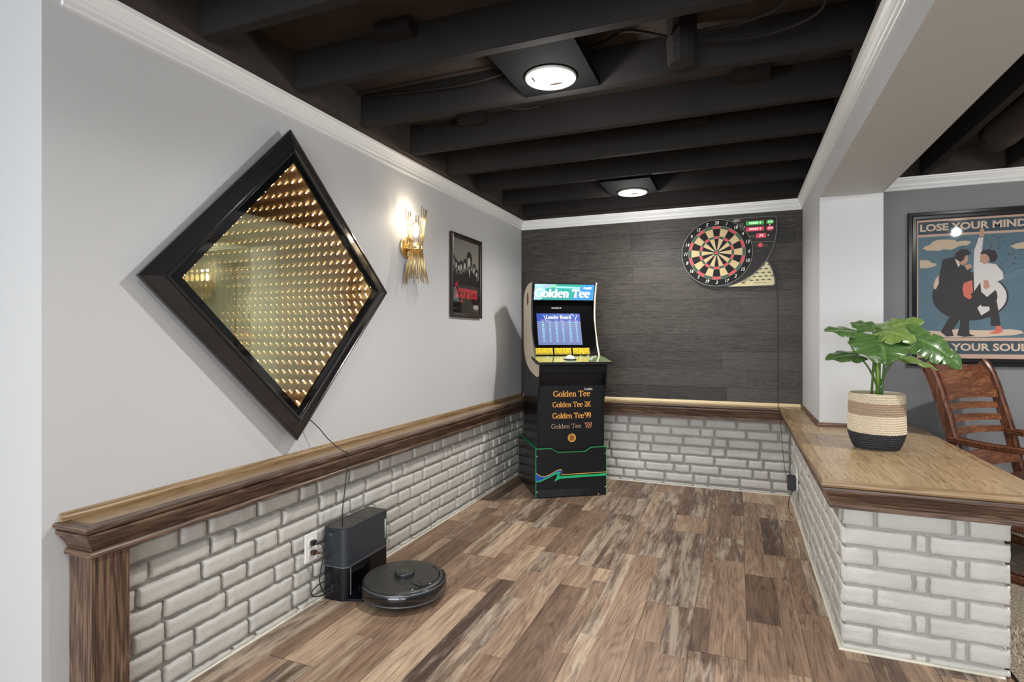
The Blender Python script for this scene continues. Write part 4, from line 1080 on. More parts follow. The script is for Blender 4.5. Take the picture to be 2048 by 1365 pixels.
def mp_(pts, o, mat): mb.add([Mq(a, b_, o) for a, b_ in pts], [list(range(len(pts)))], mat)
MX0, MX1 = L0+0.006, L1-0.006; Wm = MX1-MX0
mp_([(MX0, 0.002), (MX1, 0.002), (MX1, MH-0.002), (MX0, MH-0.002)], 0.0005, g_t)
mp_([(MX0+Wm*.62, 0.002), (MX1, 0.002), (MX1, MH-0.002), (MX0+Wm*.80, MH-0.002), (MX0+Wm*.72, MH*.55)], 0.0008, g_b)
mp_([(MX0, MH*.45), (MX0+Wm*.12, MH*.62), (MX0+Wm*.25, MH*.80), (MX0+Wm*.34, MH-0.002), (MX0, MH-0.002)], 0.0010, g_v)
mp_([(MX0, MH*.80), (MX0+Wm*.08, MH*.78), (MX0+Wm*.20, MH-0.002), (MX0, MH-0.002)], 0.0012, g_c)
mp_([(MX0+Wm*.20, MH*.74), (MX0+Wm*.33, MH*.80), (MX0+Wm*.37, MH-0.002), (MX0+Wm*.30, MH-0.002)], 0.0013, g_g)
mp_([(MX0+Wm*.33, MH*.76), (MX0+Wm*.76, MH*.73), (MX0+Wm*.76, MH*.82), (MX0+Wm*.36, MH*.86)], 0.0014, g_c)
mp_([(MX0, 0.002), (MX0+Wm*.10, 0.002), (MX0+Wm*.20, MH*.24), (MX0, MH*.36)], 0.0012, g_c)
mp_(ell(MX0+Wm*.09, MH*.47, 0.040, 0.040, 24), 0.0015, g_g)
mp_(ell(MX0+Wm*.115, MH*.48, 0.033, 0.036, 24), 0.0017, g_c)
lab(mb.build('marquee_art', t), 'glowing blue and teal marquee')
mb = MB(); wl = sum(GL[c][0] for c in 'Golden Tee')
serif_text(mb, 'Golden Tee', FS(Mq(MX0+Wm*.468, MH*.43-0.0005, 0.0020), (1, 0, 0), mu_), 0.060, glow('marquee_shadow', (0.02, 0.16, 0.26, 1), 0.6), 0.31, 0.15, sx=0.405/wl/0.060)
serif_text(mb, 'Golden Tee', FS(Mq(MX0+Wm*.47, MH*.44, 0.0024), (1, 0, 0), mu_), 0.060, g_w, 0.26, 0.115, sx=0.405/wl/0.060)
lab(mb.build('marquee_title', t), 'glowing white marquee title'); mb = MB()
put_text(mb, 'CLASSIC', FS(Mq(MX0+Wm*.885, MH*.76, 0.0024), (1, 0, 0), mu_), 0.021, g_w, bold=0.0006, sx=0.80)
mb.build('marquee_subtitle', t)
mb = MB(); put_text(mb, 'ARCADE1UP', fu(0.205, 0.355, 0.001), 0.0135, plain('logo_grey', srgb(170, 172, 172), 0.4), bold=0.0004); mb.build('maker_lettering', t)

# ================================================================== DARTBOARD
t = thing('electronic_dartboard', 'black electronic dartboard with red and green score displays on plank wall', 'dartboard', (-0.142, YB-0.0005, 1.690))
def circ(r, a0, a1, n, cx=0, cz=0): return [(cx+r*math.cos(math.radians(a0+(a1-a0)*i/n)), cz+r*math.sin(math.radians(a0+(a1-a0)*i/n))) for i in range(n+1)]
OUT = circ(0.243, 92, 278, 40) + [(0.12, -0.2485), (0.25, -0.2515)] + [(0.360, -0.253)] + circ(0.018, -85, 0, 5, 0.367, -0.236) + [(0.384, -0.20), (0.372, -0.145), (0.352, -0.098), (0.334, -0.062)] + \
      [(0.352, -0.028), (0.372, 0.02), (0.386, 0.07), (0.394, 0.12), (0.397, 0.17), (0.396, 0.205)] + circ(0.032, 0, 92, 6, 0.363, 0.208) + [(0.25, 0.2415), (0.12, 0.2435)]
mb = MB(); mb.prism(OUT, -0.040, 0.0, M_BLK, 'XZ', 0.006); lab(mb.build('housing', t), 'black moulded housing')
yf = -0.0405
m_face = plain('board_black', srgb(17, 17, 18), 0.6, spec=0.25); m_bcream = plain('board_cream', srgb(208, 180, 128), 0.5, nscale=30, namt=0.12); m_bred = plain('board_red', srgb(206, 50, 62), 0.45)
m_bgreen = plain('board_green', srgb(26, 72, 44), 0.45); m_wire = plain('board_wire', srgb(176, 170, 150), 0.4)
mb = MB(); mb.flat(circ(0.2355, 0, 359, 60), yf, m_face); mb.build('number_ring', t)
# display fascia
m_fasc = plain('fascia_brown_black', srgb(34, 29, 26), 0.5, spec=0.3, nscale=25, namt=0.4)
mb = MB(); fz = [(0.08, 0.2345), (0.36, 0.2335)] + circ(0.025, 88, 4, 5, 0.3645, 0.2075) + [(0.390, 0.16), (0.387, 0.12), (0.379, 0.07), (0.366, 0.022), (0.345, -0.03), (0.325, -0.066), (0.285, -0.118), (0.235, -0.165), (0.16, -0.213), (0.09, -0.2405)] + circ(0.237, -66, 66, 24)
mb.flat(fz, yf-0.0003, m_fasc); mb.build('display_fascia', t)
mb = MB()
def line(mb, pts, w, y, mat):
    for i in range(len(pts)-1):
        (a, b_), (c, d) = pts[i], pts[i+1]; l = math.hypot(c-a, d-b_) or 1; nx_, nz_ = -(d-b_)/l*w/2, (c-a)/l*w/2
        mb.add([(a-nx_, y, b_-nz_), (c-nx_, y, d-nz_), (c+nx_, y, d+nz_), (a+nx_, y, b_+nz_)], [(0, 1, 2, 3)], mat)
line(mb, circ(0.2365, -68, 292, 70), 0.0016, yf-0.0006, m_wire)
line(mb, fz[:18], 0.0014, yf-0.0006, m_wire)
line(mb, [(0.233, 0.060), (0.373, 0.060)], 0.0014, yf-0.0006, m_wire); mb.build('trim_line', t)
# keypad
mb = MB(); m_key = plain('keypad_cream', srgb(202, 190, 142), 0.4)
kp = [(0.327, -0.078), (0.345, -0.108), (0.362, -0.15), (0.373, -0.20), (0.3745, -0.232), (0.366, -0.243), (0.25, -0.2435), (0.075, -0.2445), (0.13, -0.2285), (0.19, -0.200), (0.245, -0.165), (0.290, -0.123)]
mb.flat(kp, yf-0.0006, m_key); mb.build('keypad_panel', t)
mb = MB(); m_kd = plain('keypad_dark_mark', srgb(150, 148, 116), 0.5)  # darker olive mark on the cream keypad
mb.flat([(0.135, -0.224), (0.225, -0.184), (0.232, -0.192), (0.19, -0.215)], yf-0.0008, m_kd); mb.build('keypad_arrow', t)
m_kb = plain('keypad_button_brown', srgb(58, 48, 34), 0.4)
KB = [(1318,888),(1398,886),(1278,940),(1355,938),(1235,992),(1313,992),(1397,990),(1195,1043),(1275,1043),(1355,1040),(1437,1038),(1155,1095),(1235,1093),(1315,1090),(1397,1090)]
for (a, b_) in KB:
    x_, z_ = (a-668)/2130, (690-b_)/2003-0.0035
    mb = MB(); mb.prism(ell(x_, z_, 0.0125, 0.0042, 14), yf-0.0030, yf-0.0006, m_kb); mb.build('button', t)
mb = MB(); mb.prism(ell(0.176, -0.219, 0.012, 0.0042, 14), yf-0.003, yf-0.0006, m_kb); mb.build('button', t)
mb = MB(); put_text(mb, 'POWER', frame((0.178, yf-0.001, -0.2275), (1, 0, 0), (0, 0, 1)), 0.009, m_bred, bold=0.0002)
put_text(mb, 'ELECTRONIC DART', frame((0.285, yf-0.001, -0.2240), (1, 0, 0), (0, 0, 1)), 0.0085, m_kb, bold=0.0003); mb.build('keypad_lettering', t)
# segments
NUM = [20, 1, 18, 4, 13, 6, 10, 15, 2, 17, 3, 19, 7, 16, 8, 11, 14, 9, 12, 5]
def wedge(mb, r0, r1, a0, a1, y, mat, n=4):
    pts = circ(r1, a0, a1, n) + circ(r0, a1, a0, n); mb.flat(pts, y, mat, flip=True)
mb = MB()
for k in range(20):
    a1 = 99-18*k-0.35; a0 = a1-18+0.7; dk_ = k % 2 == 0
    wedge(mb, 0.020, 0.0995, a0, a1, yf-0.0012, m_face if dk_ else m_bcream)
    wedge(mb, 0.101, 0.1165, a0, a1, yf-0.0012, m_bred if dk_ else m_bgreen)
    wedge(mb, 0.118, 0.1705, a0, a1, yf-0.0012, m_face if dk_ else m_bcream)
    wedge(mb, 0.172, 0.189, a0, a1, yf-0.0012, m_bred if dk_ else m_bgreen)
mb.build('scoring_face', t)
mb = MB()
line(mb, circ(0.1905, 0, 360, 80), 0.0016, yf-0.0018, m_wire); line(mb, circ(0.1713, 0, 360, 80), 0.001, yf-0.0016, m_wire); line(mb, circ(0.1002, 0, 360, 60), 0.001, yf-0.0016, m_wire); line(mb, circ(0.1172, 0, 360, 60), 0.001, yf-0.0016, m_wire)
for k in range(20):
    a = math.radians(99-18*k); line(mb, [(0.02*math.cos(a), 0.02*math.sin(a)), (0.19*math.cos(a), 0.19*math.sin(a))], 0.0009, yf-0.0016, m_wire)
mb.build('segment_web', t)
mb = MB(); mb.disc((0, yf-0.001, 0), 0.0205, -0.003, m_bgreen, 'Y', 28); line(mb, circ(0.021, 0, 360, 30), 0.0013, yf-0.0045, m_wire); mb.build('outer_bull', t)
mb = MB(); mb.disc((0, yf-0.004, 0), 0.0105, -0.002, m_bred, 'Y', 20); mb.build('bullseye', t)
m_num = plain('number_white', srgb(226, 222, 212), 0.4)
for k, nmb in enumerate(NUM):
    a = math.radians(90-18*k); mb = MB()
    put_text(mb, str(nmb), frame((0.2125*math.cos(a), yf-0.0012, 0.2125*math.sin(a)), (1, 0, 0), (0, 0, 1)), 0.033, m_num, shear=0.25, sx=0.85, bold=0.0005)
    mb.build('number_%s' % ['zero', 'one', 'two', 'three', 'four', 'five', 'six', 'seven', 'eight', 'nine', 'ten', 'eleven', 'twelve', 'thirteen', 'fourteen', 'fifteen', 'sixteen', 'seventeen', 'eighteen', 'nineteen', 'twenty'][nmb], t)
# displays
gg, gr, gwg, gwr = glow('led_green_field', (0.01, 0.24, 0.03, 1), 1.0), glow('led_red_field', (0.42, 0.015, 0.05, 1), 1.0), glow('led_green', (0.5, 1, 0.5, 1), 1.3), glow('led_red', (1, 0.45, 0.5, 1), 1.3)
ft = lambda x, z: frame((x, yf-0.0022, z), (1, 0, 0), (0, 0, 1))
def disp(name, x0, x1, z0, z1, bgm, fgm, txt, size, rnd_=False):
    mb = MB(); pts = [(x0, z0), (x1, z0), (x1, z1), (x0, z1)] if not rnd_ else ell((x0+x1)/2, (z0+z1)/2, (x1-x0)/2, (z1-z0)/2, 8)
    mb.prism(pts, yf-0.0016, yf, bgm); put_text(mb, txt, ft((x0+x1)/2, (z0+z1)/2), size, fgm, bold=0.0002, shear=0.15, spacing=1.05)
    line(mb, pts+[pts[0]], 0.0012, yf-0.0019, plain('display_edge', srgb(150, 90, 60), 0.4)); mb.build(name, t)
disp('cricket_display', 0.194, 0.309, 0.180, 0.208, gg, gwg, '88888 8', 0.023)
disp('cricket_display', 0.194, 0.309, 0.138, 0.166, gr, gwr, '88888 8', 0.023)
disp('score_display', 0.322, 0.372, 0.179, 0.211, gg, gwg, '345', 0.022, True)
disp('score_display', 0.322, 0.372, 0.134, 0.168, gr, gwr, '399', 0.022, True)
disp('dart_display', 0.258, 0.322, 0.088, 0.119, gr, gwr, '34', 0.028)
mb = MB(); mb.disc((0.287, yf, 0.038), 0.0165, -0.006, plain('button_red', srgb(216, 60, 72), 0.35), 'Y', 24, 0.002); lab(mb.build('player_button', t), 'round red button')
for a, b_ in ((0.184, 0.171), (0.3455, 0.174), (0.336, 0.104)):
    mb = MB(); mb.flat(ell(a, b_, 0.0035, 0.0035, 10), yf-0.002, gwr); mb.build('indicator_lamp', t)
mb = MB(); line(mb, ell(0.133, 0.2185, 0.026, 0.0085, 20)+[ell(0.133, 0.2185, 0.026, 0.0085, 20)[0]], 0.0012, yf-0.0012, m_num)
put_text(mb, 'Halex', frame((0.129, yf-0.0012, 0.2185), (1, 0, 0), (0, 0, 1)), 0.013, m_num, bold=0.0004, shear=0.2); mb.build('maker_lettering', t)
mb = MB()
for i, txt in enumerate(('CRICKET', 'SCORE', '20  19  18', '17  16  15', 'PLAYER')): put_text(mb, txt, frame((0.165, yf-0.0012, 0.193-0.011*i), (1, 0, 0), (0, 0, 1)), 0.0065, m_wire)
put_text(mb, 'TEMPORARY', frame((0.230, yf-0.0012, 0.102), (1, 0, 0), (0, 0, 1)), 0.008, m_wire)
for a, z_ in ((0.262, 0.039), (0.313, 0.039), (0.318, 0.028)): line(mb, [(a-0.018, z_), (a+0.018, z_)], 0.0008, yf-0.0012, m_wire)
line(mb, [(0.262, -0.005), (0.302, -0.005)], 0.0008, yf-0.0012, m_wire); mb.build('fascia_lettering', t)

# ================================================================== ROBOT VACUUM AND DOCK
M_RTOP = plain('charcoal_plastic_top', srgb(58, 57, 54), 0.38, nscale=14, namt=0.10)
M_RSIDE = plain('charcoal_plastic_side', srgb(40, 42, 46), 0.3)
M_DOCKU = plain('graphite_plastic', srgb(44, 49, 56), 0.35)
M_DOCKL = plain('black_blue_plastic', srgb(16, 18, 24), 0.18)
M_SILV = plain('silver_line', srgb(140, 142, 144), 0.3, metal=0.6)
t = thing('charging_dock', 'tall dark grey robot vacuum dock standing against the brick wainscot', 'dock', (-1.545, 2.03, 0))
def rrect(x0, x1, y0, y1, r, n=6, rs=None):
    rs = rs or (r, r, r, r); out = []
    for (cx, cy_, a, rr) in ((x1, y1, 0, rs[0]), (x0, y1, 90, rs[1]), (x0, y0, 180, rs[2]), (x1, y0, 270, rs[3])):
        sx = -1 if cx == x1 else 1; sy = -1 if cy_ == y1 else 1
        out += [(cx+sx*rr+rr*math.cos(math.radians(a+90*i/n)), cy_+sy*rr+rr*math.sin(math.radians(a+90*i/n))) for i in range(n+1)]
    return out
FP = rrect(-0.060, 0.056, -0.147, 0.155, 0.0, rs=(0.022, 0.01, 0.01, 0.030))
mb = MB(); mb.prism(FP, 0.140, 0.297, M_DOCKU, 'XY', 0.003); mb.build('dust_bin', t)
mb = MB(); mb.prism([(a*1.004, b_*1.002) for a, b_ in FP], 0.1365, 0.1400, M_SILV, 'XY'); lab(mb.build('seam_strip', t), 'thin silver seam')
mb = MB(); FPL = rrect(-0.059, 0.055, -0.146, 0.154, 0.0, rs=(0.020, 0.01, 0.01, 0.028))
mb.prism(FPL, 0.0, 0.1362, M_DOCKL, 'XY'); mb.build('lower_body', t)
mb = MB(); mb.box((0.0552, -0.115, 0.030), (0.0562, 0.135, 0.128), plain('recess_black', srgb(8, 8, 11), 0.12)); mb.box((0.0552, -0.119, 0.02), (0.058, -0.115, 0.134), M_SILV); mb.build('recess_panel', t)
mb = MB(); mb.prism(rrect(-0.058, 0.054, -0.145, 0.153, 0.0, rs=(0.021, 0.01, 0.01, 0.029)), 0.297, 0.2985, M_RTOP, 'XY'); mb.box((-0.059, -0.002, 0.2984), (0.055, 0.0005, 0.2989), M_BLK)
mb.build('lid', t)
mb = MB(); mb.tube([(0.0565, 0.128, 0.175), (0.0565, 0.128, 0.262)], 0.0045, plain('clear_window_strip', srgb(150, 152, 150), 0.2), 8); lab(mb.build('level_window', t), 'pale vertical level window')
mb = MB()
for i, w_ in enumerate((0.022, 0.017)): mb.box((-0.030, -0.1473, 0.272-0.006*i), (-0.030+w_, -0.1468, 0.2735-0.006*i), M_SILV)
mb.box((-0.036, -0.148, 0.279), (0.0, -0.1465, 0.290), M_BLK, 0.001); mb.build('latch_mark', t)
mb = MB(); mb.prism([(0.050, -0.135), (0.115, -0.115), (0.135, -0.07), (0.135, 0.09), (0.115, 0.125), (0.050, 0.14)], 0.0, 0.009, M_DOCKL, 'XY', 0.002)
mb.box((0.056, -0.075, 0.009), (0.078, 0.085, 0.042), M_DOCKL, 0.005); mb.build('ramp', t)

t = thing('robot_vacuum', 'round black robot vacuum parked in front of its tall dock', 'robot vacuum', (-1.300, 2.020, 0), math.radians(-18))
Rv = 0.1705
mb = MB(); mb.lathe([(0.0001, 0.012), (Rv-0.022, 0.012), (Rv-0.010, 0.022), (Rv-0.003, 0.035), (Rv-0.001, 0.055), (Rv-0.001, 0.078), (Rv-0.006, 0.085)], (0, 0, 0), M_RSIDE, 72); mb.build('body', t)
mb = MB(); mb.lathe([(Rv-0.006, 0.085), (Rv-0.010, 0.0885), (Rv-0.020, 0.0890), (0.09, 0.0898), (0.0001, 0.0900)], (0, 0, 0), M_RTOP, 72); mb.build('top_cover', t)
mb = MB(); mb.lathe([(Rv-0.002, 0.026), (Rv+0.0035, 0.030), (Rv+0.005, 0.050), (Rv+0.0035, 0.078), (Rv-0.003, 0.0845)], (0, 0, 0), M_RSIDE, 60, a0=math.radians(-112), a1=math.radians(72)); mb.build('bumper', t)
mb = MB(); mb.lathe([(Rv+0.0052, 0.043), (Rv+0.0064, 0.046), (Rv+0.0064, 0.068), (Rv+0.0052, 0.071)], (0, 0, 0), M_BLKG, 56, a0=math.radians(-106), a1=math.radians(64)); lab(mb.build('sensor_window', t), 'glossy black sensor window')
mb = MB(); mb.lathe([(Rv+0.0035, 0.0775), (Rv+0.0048, 0.0785), (Rv+0.003, 0.080)], (0, 0, 0), M_SILV, 60, a0=math.radians(-111), a1=math.radians(71)); mb.lathe([(Rv+0.0045, 0.034), (Rv+0.0055, 0.0352), (Rv+0.0045, 0.0365)], (0, 0, 0), M_SILV, 60, a0=math.radians(-111), a1=math.radians(71)); mb.build('highlight_line', t)
mb = MB(); mb.lathe([(0.0395, 0.0895), (0.0395, 0.097), (0.041, 0.100), (0.041, 0.107), (0.038, 0.110), (0.0001, 0.1105)], (0.005, 0.0, 0), M_RSIDE, 40)
mb.lathe([(0.036, 0.1106), (0.0001, 0.1110)], (0.005, 0, 0), M_RTOP, 32); mb.build('lidar_turret', t)
mb = MB(); mb.lathe([(0.100, 0.0902), (0.101, 0.0910), (0.102, 0.0902)], (0.01, 0.0, 0), plain('ring_line', srgb(84, 80, 70), 0.4), 60, a0=math.radians(150), a1=math.radians(380))
mb.lathe([(0.139, 0.0895), (0.142, 0.0912), (0.148, 0.0912), (0.150, 0.0895)], (0, 0, 0), M_BLKG, 40, a0=math.radians(-30), a1=math.radians(80)); mb.build('lid_groove', t)
mb = MB(); mb.prism([(0.105+0.034*math.cos(a*PI/10)*1.0, -0.02+0.016*math.sin(a*PI/10)) for a in range(20)], 0.0895, 0.0912, M_BLKG, 'XY')
mb.prism([(0.105+0.026*math.cos(a*PI/8), -0.02+0.010*math.sin(a*PI/8)) for a in range(16)], 0.0912, 0.0920, M_RTOP, 'XY'); mb.build('power_button', t)
mb = MB(); put_text(mb, 'eufy', frame((0.005, 0.0, 0.1113), (0.85, 0.5, 0), (-0.5, 0.85, 0)), 0.020, M_SILV, bold=0.0002); mb.build('maker_lettering', t)
for s_ in (-1, 1):
    mb = MB(); mb.disc((0.0, s_*0.115-0.012, 0.0155), 0.0335*0+0.0150, 0.024, M_BLK, 'Y', 20, 0.002); mb.build('wheel', t)

# ================================================================== OUTLETS, PLUGS, CORDS
def outlet(loc, rz, label):
    t = thing('wall_outlet', label, 'outlet', loc, rz)
    mb = MB(); bm = bmesh.new(); mb.box((0, -0.0355, -0.058), (0.007, 0.0355, 0.058), M_WHITEP, 0.0025); mb.build('cover_plate', t)
    for z_ in (-0.020, 0.020):
        mb = MB(); mb.prism(rrect(-0.0165, 0.0165, z_-0.0145, z_+0.0145, 0.006), 0.0055, 0.0085, M_WHITEP, 'YZ'); mb.build('socket', t)
        mb = MB()
        for a in (-0.0065, 0.0065): mb.box((0.0084, a-0.0011, z_-0.002), (0.0087, a+0.0011, z_+0.007), M_PBLK)
        mb.disc((0.0084, 0, z_-0.008), 0.0022, 0.0003, M_PBLK, 'X', 10); mb.build('slot', t)
    mb = MB(); mb.disc((0.007, 0, 0), 0.003, 0.001, M_SILV, 'X', 12); mb.build('screw', t)
    return t
outlet((XB+0.0165, 1.811, 0.2375), 0, 'white double wall outlet on brick beside the robot dock')
outlet((PL-0.0180, 3.755, 0.2360), PI, 'white wall outlet on the half wall holding a black adapter')
M_CORD = plain('black_cord', srgb(20, 20, 22), 0.45); M_CORDB = plain('brown_cord', srgb(70, 42, 32), 0.4); M_CORDC = plain('grey_clear_cord', srgb(120, 110, 98), 0.3)
t = thing('plugged_cable', 'black power cord with a plug looping from outlet to robot dock', 'cord', (XB+0.03, 1.811, 0.257))
mb = MB(); mb.prism([(-0.012, -0.010), (0.012, -0.010), (0.012, 0.010), (-0.012, 0.010)], 0.0, 0.018, M_CORD, 'YZ', 0.003); mb.tube([(0.016, 0, 0), (0.032, 0.004, -0.002)], [0.0075, 0.004], M_CORD, 8)
for v in range(len(mb.v)): x_, y_, z_ = mb.v[v]; mb.v[v] = (x_-0.0048, y_, z_)
mb.build('plug', t)
mb = MB(); mb.tube(spl([(0.026, 0.004, -0.002), (0.040, 0.012, -0.012), (0.044, 0.013, -0.05), (0.040, 0.002, -0.10), (0.040, -0.006, -0.15), (0.046, 0.012, -0.20), (0.058, 0.045, -0.205), (0.050, 0.050, -0.18), (0.030, 0.020, -0.165), (0.024, -0.028, -0.178), (0.024, -0.030, -0.20), (0.026, 0.0, -0.213), (0.028, 0.045, -0.222), (0.024, 0.080, -0.225)], 6), 0.0024, M_CORD, 6); mb.build('cable', t)
t = thing('plugged_cable', 'brown plugged cord in the lower socket beside the robot dock', 'cord', (XB+0.03, 1.811, 0.2175))
mb = MB(); mb.prism([(-0.011, -0.009), (0.011, -0.009), (0.011, 0.009), (-0.011, 0.009)], -0.0048, 0.016, M_CORDB, 'YZ', 0.003); mb.tube([(0.014, 0, 0), (0.030, 0.006, 0.0)], [0.007, 0.004], M_CORDB, 8); mb.build('plug', t)
mb = MB(); mb.tube(spl([(0.027, 0.005, 0.0), (0.036, 0.018, -0.006), (0.030, 0.035, -0.025), (0.016, 0.050, -0.040), (0.010, 0.068, -0.052)], 6), 0.0024, M_CORDB, 6)
mb.tube(spl([(0.027, 0.005, 0.0), (0.034, 0.016, 0.002), (0.032, 0.034, -0.012), (0.018, 0.052, -0.034), (0.012, 0.070, -0.050)], 6), 0.0022, M_CORDC, 6); mb.build('cable', t)
mb = MB(); pts = [(-1.632, 1.800, 0.770), (-1.618, 1.812, 0.757), (-1.600, 1.850, 0.715), (-1.585, 1.885, 0.668), (-1.560, 1.915, 0.628), (-1.535, 1.925, 0.610), (-1.5085, 1.918, 0.606), (-1.500, 1.908, 0.575), (-1.502, 1.898, 0.50), (-1.508, 1.895, 0.43), (-1.520, 1.900, 0.37), (-1.532, 1.915, 0.300)]
mb.tube(spl(pts, 6), 0.0021, M_CORD, 6); tag(mb.build('mirror_cord'), 'thin black cord hanging from the diamond mirror over the ledge', 'cord')
mb = MB(); mb.tube(spl([(-1.6475, 1.775, 0.74), (-1.6475, 1.772, 0.68), (-1.634, 1.774, 0.628), (-1.630, 1.778, 0.612)], 6), 0.0006, plain('white_wire', srgb(190, 190, 186), 0.4), 5)
tag(mb.build('thin_wire'), 'hair-thin pale wire running down the wall under the mirror', 'wire')
t = thing('power_adapter', 'black power adapter plugged into the outlet at the half wall', 'adapter', (0.297, 3.755, 0.216))
mb = MB(); mb.box((-0.0225, -0.028, -0.043), (0.0225, 0.028, 0.040), M_BLK, 0.003); mb.build('adapter_body', t)
mb = MB(); mb.tube(spl([(0.004, 0, -0.043), (0.004, 0, -0.058)]), [0.0045]*7, M_CORD, 8); mb.tube(spl([(0.004, 0, -0.056), (-0.002, 0.0, -0.078), (-0.012, 0.004, -0.105), (-0.014, 0.01, -0.150), (-0.004, 0.02, -0.190), (0.010, 0.04, -0.2105)], 6), 0.0022, M_CORD, 6); mb.build('cable', t)
mb = MB(); mb.tube(spl([(0.232, YB-0.006, 1.44), (0.252, YB-0.004, 1.40), (0.257, YB-0.004, 1.0), (0.257, YB-0.005, 0.66), (0.257, YB-0.016, 0.628), (0.257, YB-0.03, 0.609), (0.258, 4.165, 0.608), (0.259, 4.149, 0.600), (0.262, 4.147, 0.55), (0.268, 4.15, 0.45), (0.276, 4.14, 0.33), (0.280, 4.02, 0.24), (0.284, 3.86, 0.185), (0.290, 3.787, 0.180)], 6), 0.0016, M_CORD, 6)
tag(mb.build('dartboard_cord'), 'thin dark cord dropping from the dartboard down past the ledge', 'cord')

# ================================================================== LARGE FRAMED POSTER
t = thing('framed_poster', 'large black-framed blue and cream LOSE YOUR MIND poster behind the plant', 'poster', (1.244, YR, 1.370), -PI/2)
PWD, PHT = 0.622, 0.898      # local: X out, Y to the left wall end... mirrored so that +Y runs along the wall
M_FB = plain('satin_black_frame', srgb(22, 21, 22), 0.2)
mb = MB(); rect_frame(mb, PWD, PHT, [(0, 0.001), (0, 0.026), (0.003, 0.030), (0.018, 0.030), (0.024, 0.026), (0.040, 0.024), (0.044, 0.020), (0.044, 0.001), (0, 0.001)], M_FB); mb.build('frame', t)
# print: u runs to the viewer's right (local +Y is world +X after the quarter turn)
c_blu = plain('print_slate_blue', srgb(86, 112, 124), 0.6, nscale=6, namt=0.18); c_ban = plain('print_dark_slate', srgb(52, 68, 78), 0.6); c_cre = plain('print_cream', srgb(216, 190, 166), 0.6)
c_pink = plain('print_pinkish_border', srgb(204, 168, 146), 0.6); c_sui = plain('print_suit_black', srgb(38, 34, 33), 0.6); c_wht = plain('print_white', srgb(222, 214, 208), 0.6)
c_skin = plain('print_skin', srgb(196, 148, 122), 0.6); c_cor = plain('print_coral', srgb(218, 110, 90), 0.6); c_hair = plain('print_hair', srgb(44, 32, 30), 0.6); c_cloud = plain('print_cloud', srgb(206, 182, 152), 0.6)
hw, hh = PWD/2-0.0435, PHT/2-0.0435
def A(X, Z):
    """poster artwork coordinates (sheet measured in the photograph's proportions) to sheet metres"""
    u = 0.977 + (X-214.5)/1681 - 1.244
    k = -0.373*(u+1.244) + 0.928*3.95
    return (u, 1.09 + (674-(390+Z/3.9))*k/1125 - 1.370)
lay = [0.0060]
def poly(mb, pts, mat, raw=False):
    lay[0] += 0.00005
    mb.flat(pts if raw else [A(*p) for p in pts], lay[0], mat, 'YZ')
mb = MB()
poly(mb, [(-hw, -hh), (hw, -hh), (hw, hh), (-hw, hh)], c_pink, True)
zb0, zb1, zp0, zp1, zc0, zc1 = 0.320, 0.394, -0.286, 0.306, -0.380, -0.304
wi = hw-0.010
for z0, z1, m_ in ((zb0, zb1, c_ban), (zp0, zp1, c_blu), (zc0, zc1, c_ban)): poly(mb, [(-wi, z0), (wi, z0), (wi, z1), (-wi, z1)], m_, True)
poly(mb, [(270,415),(285,398),(330,385),(350,360),(400,345),(460,343),(520,345),(545,360),(600,350),(650,355),(655,370),(625,388),(560,395),(535,410),(500,425),(440,420),(400,432),(300,430)], c_cloud)
poly(mb, [(245,508),(300,505),(330,515),(340,528),(380,532),(382,545),(350,558),(300,570),(245,570)], c_cloud)
poly(mb, [(955,395),(1000,375),(1060,362),(1140,366),(1170,380),(1150,400),(1080,412),(1000,418)], c_cloud)
poly(mb, [(300,1070),(320,1060),(420,1065),(560,1045),(640,1055),(800,1058),(960,1047),(1040,1060),(1060,1080),(980,1095),(760,1108),(500,1112),(320,1105),(295,1090)], c_cre)
poly(mb, [(645+300*math.cos(2*PI*i/40), 790+190*math.sin(2*PI*i/40)) for i in range(40)], c_sui)
poly(mb, [(645+285*math.cos(math.radians(a)), 790+178*math.sin(math.radians(a))) for a in range(-40, 46, 6)] + [(645+215*math.cos(math.radians(a)), 790+135*math.sin(math.radians(a))) for a in range(45, -41, -6)], c_wht)
poly(mb, [(705,880),(790,800),(800,900),(735,940)], c_wht)
poly(mb, [(358,700),(375,650),(408,620),(405,680),(375,735),(360,730)], c_cre)
# left dancer: plain silhouette in a dark suit
poly(mb, [(480,960),(560,930),(560,985),(505,1060),(520,1102),(460,1106),(415,1070)], c_sui)
poly(mb, [(570,930),(650,930),(640,1010),(645,1085),(690,1102),(600,1108),(545,1098),(570,1010)], c_sui)
poly(mb, [(432,500),(520,480),(560,540),(655,570),(640,660),(580,700),(585,830),(620,950),(470,950),(400,860),(400,640)], c_sui)
poly(mb, [(525,490),(545,485),(568,545),(556,560)], c_wht)
poly(mb, [(592+42*math.cos(2*PI*i/20), 490+52*math.sin(2*PI*i/20)) for i in range(20)], c_skin)
poly(mb, [(520,490),(535,450),(575,420),(630,422),(655,450),(640,465),(610,470),(600,500),(575,520),(545,505)], c_hair)
poly(mb, [(600,545),(650,535),(665,560),(625,585)], c_skin)
poly(mb, [(600,685),(665,662),(672,780),(645,815),(600,790),(588,730)], c_cor)
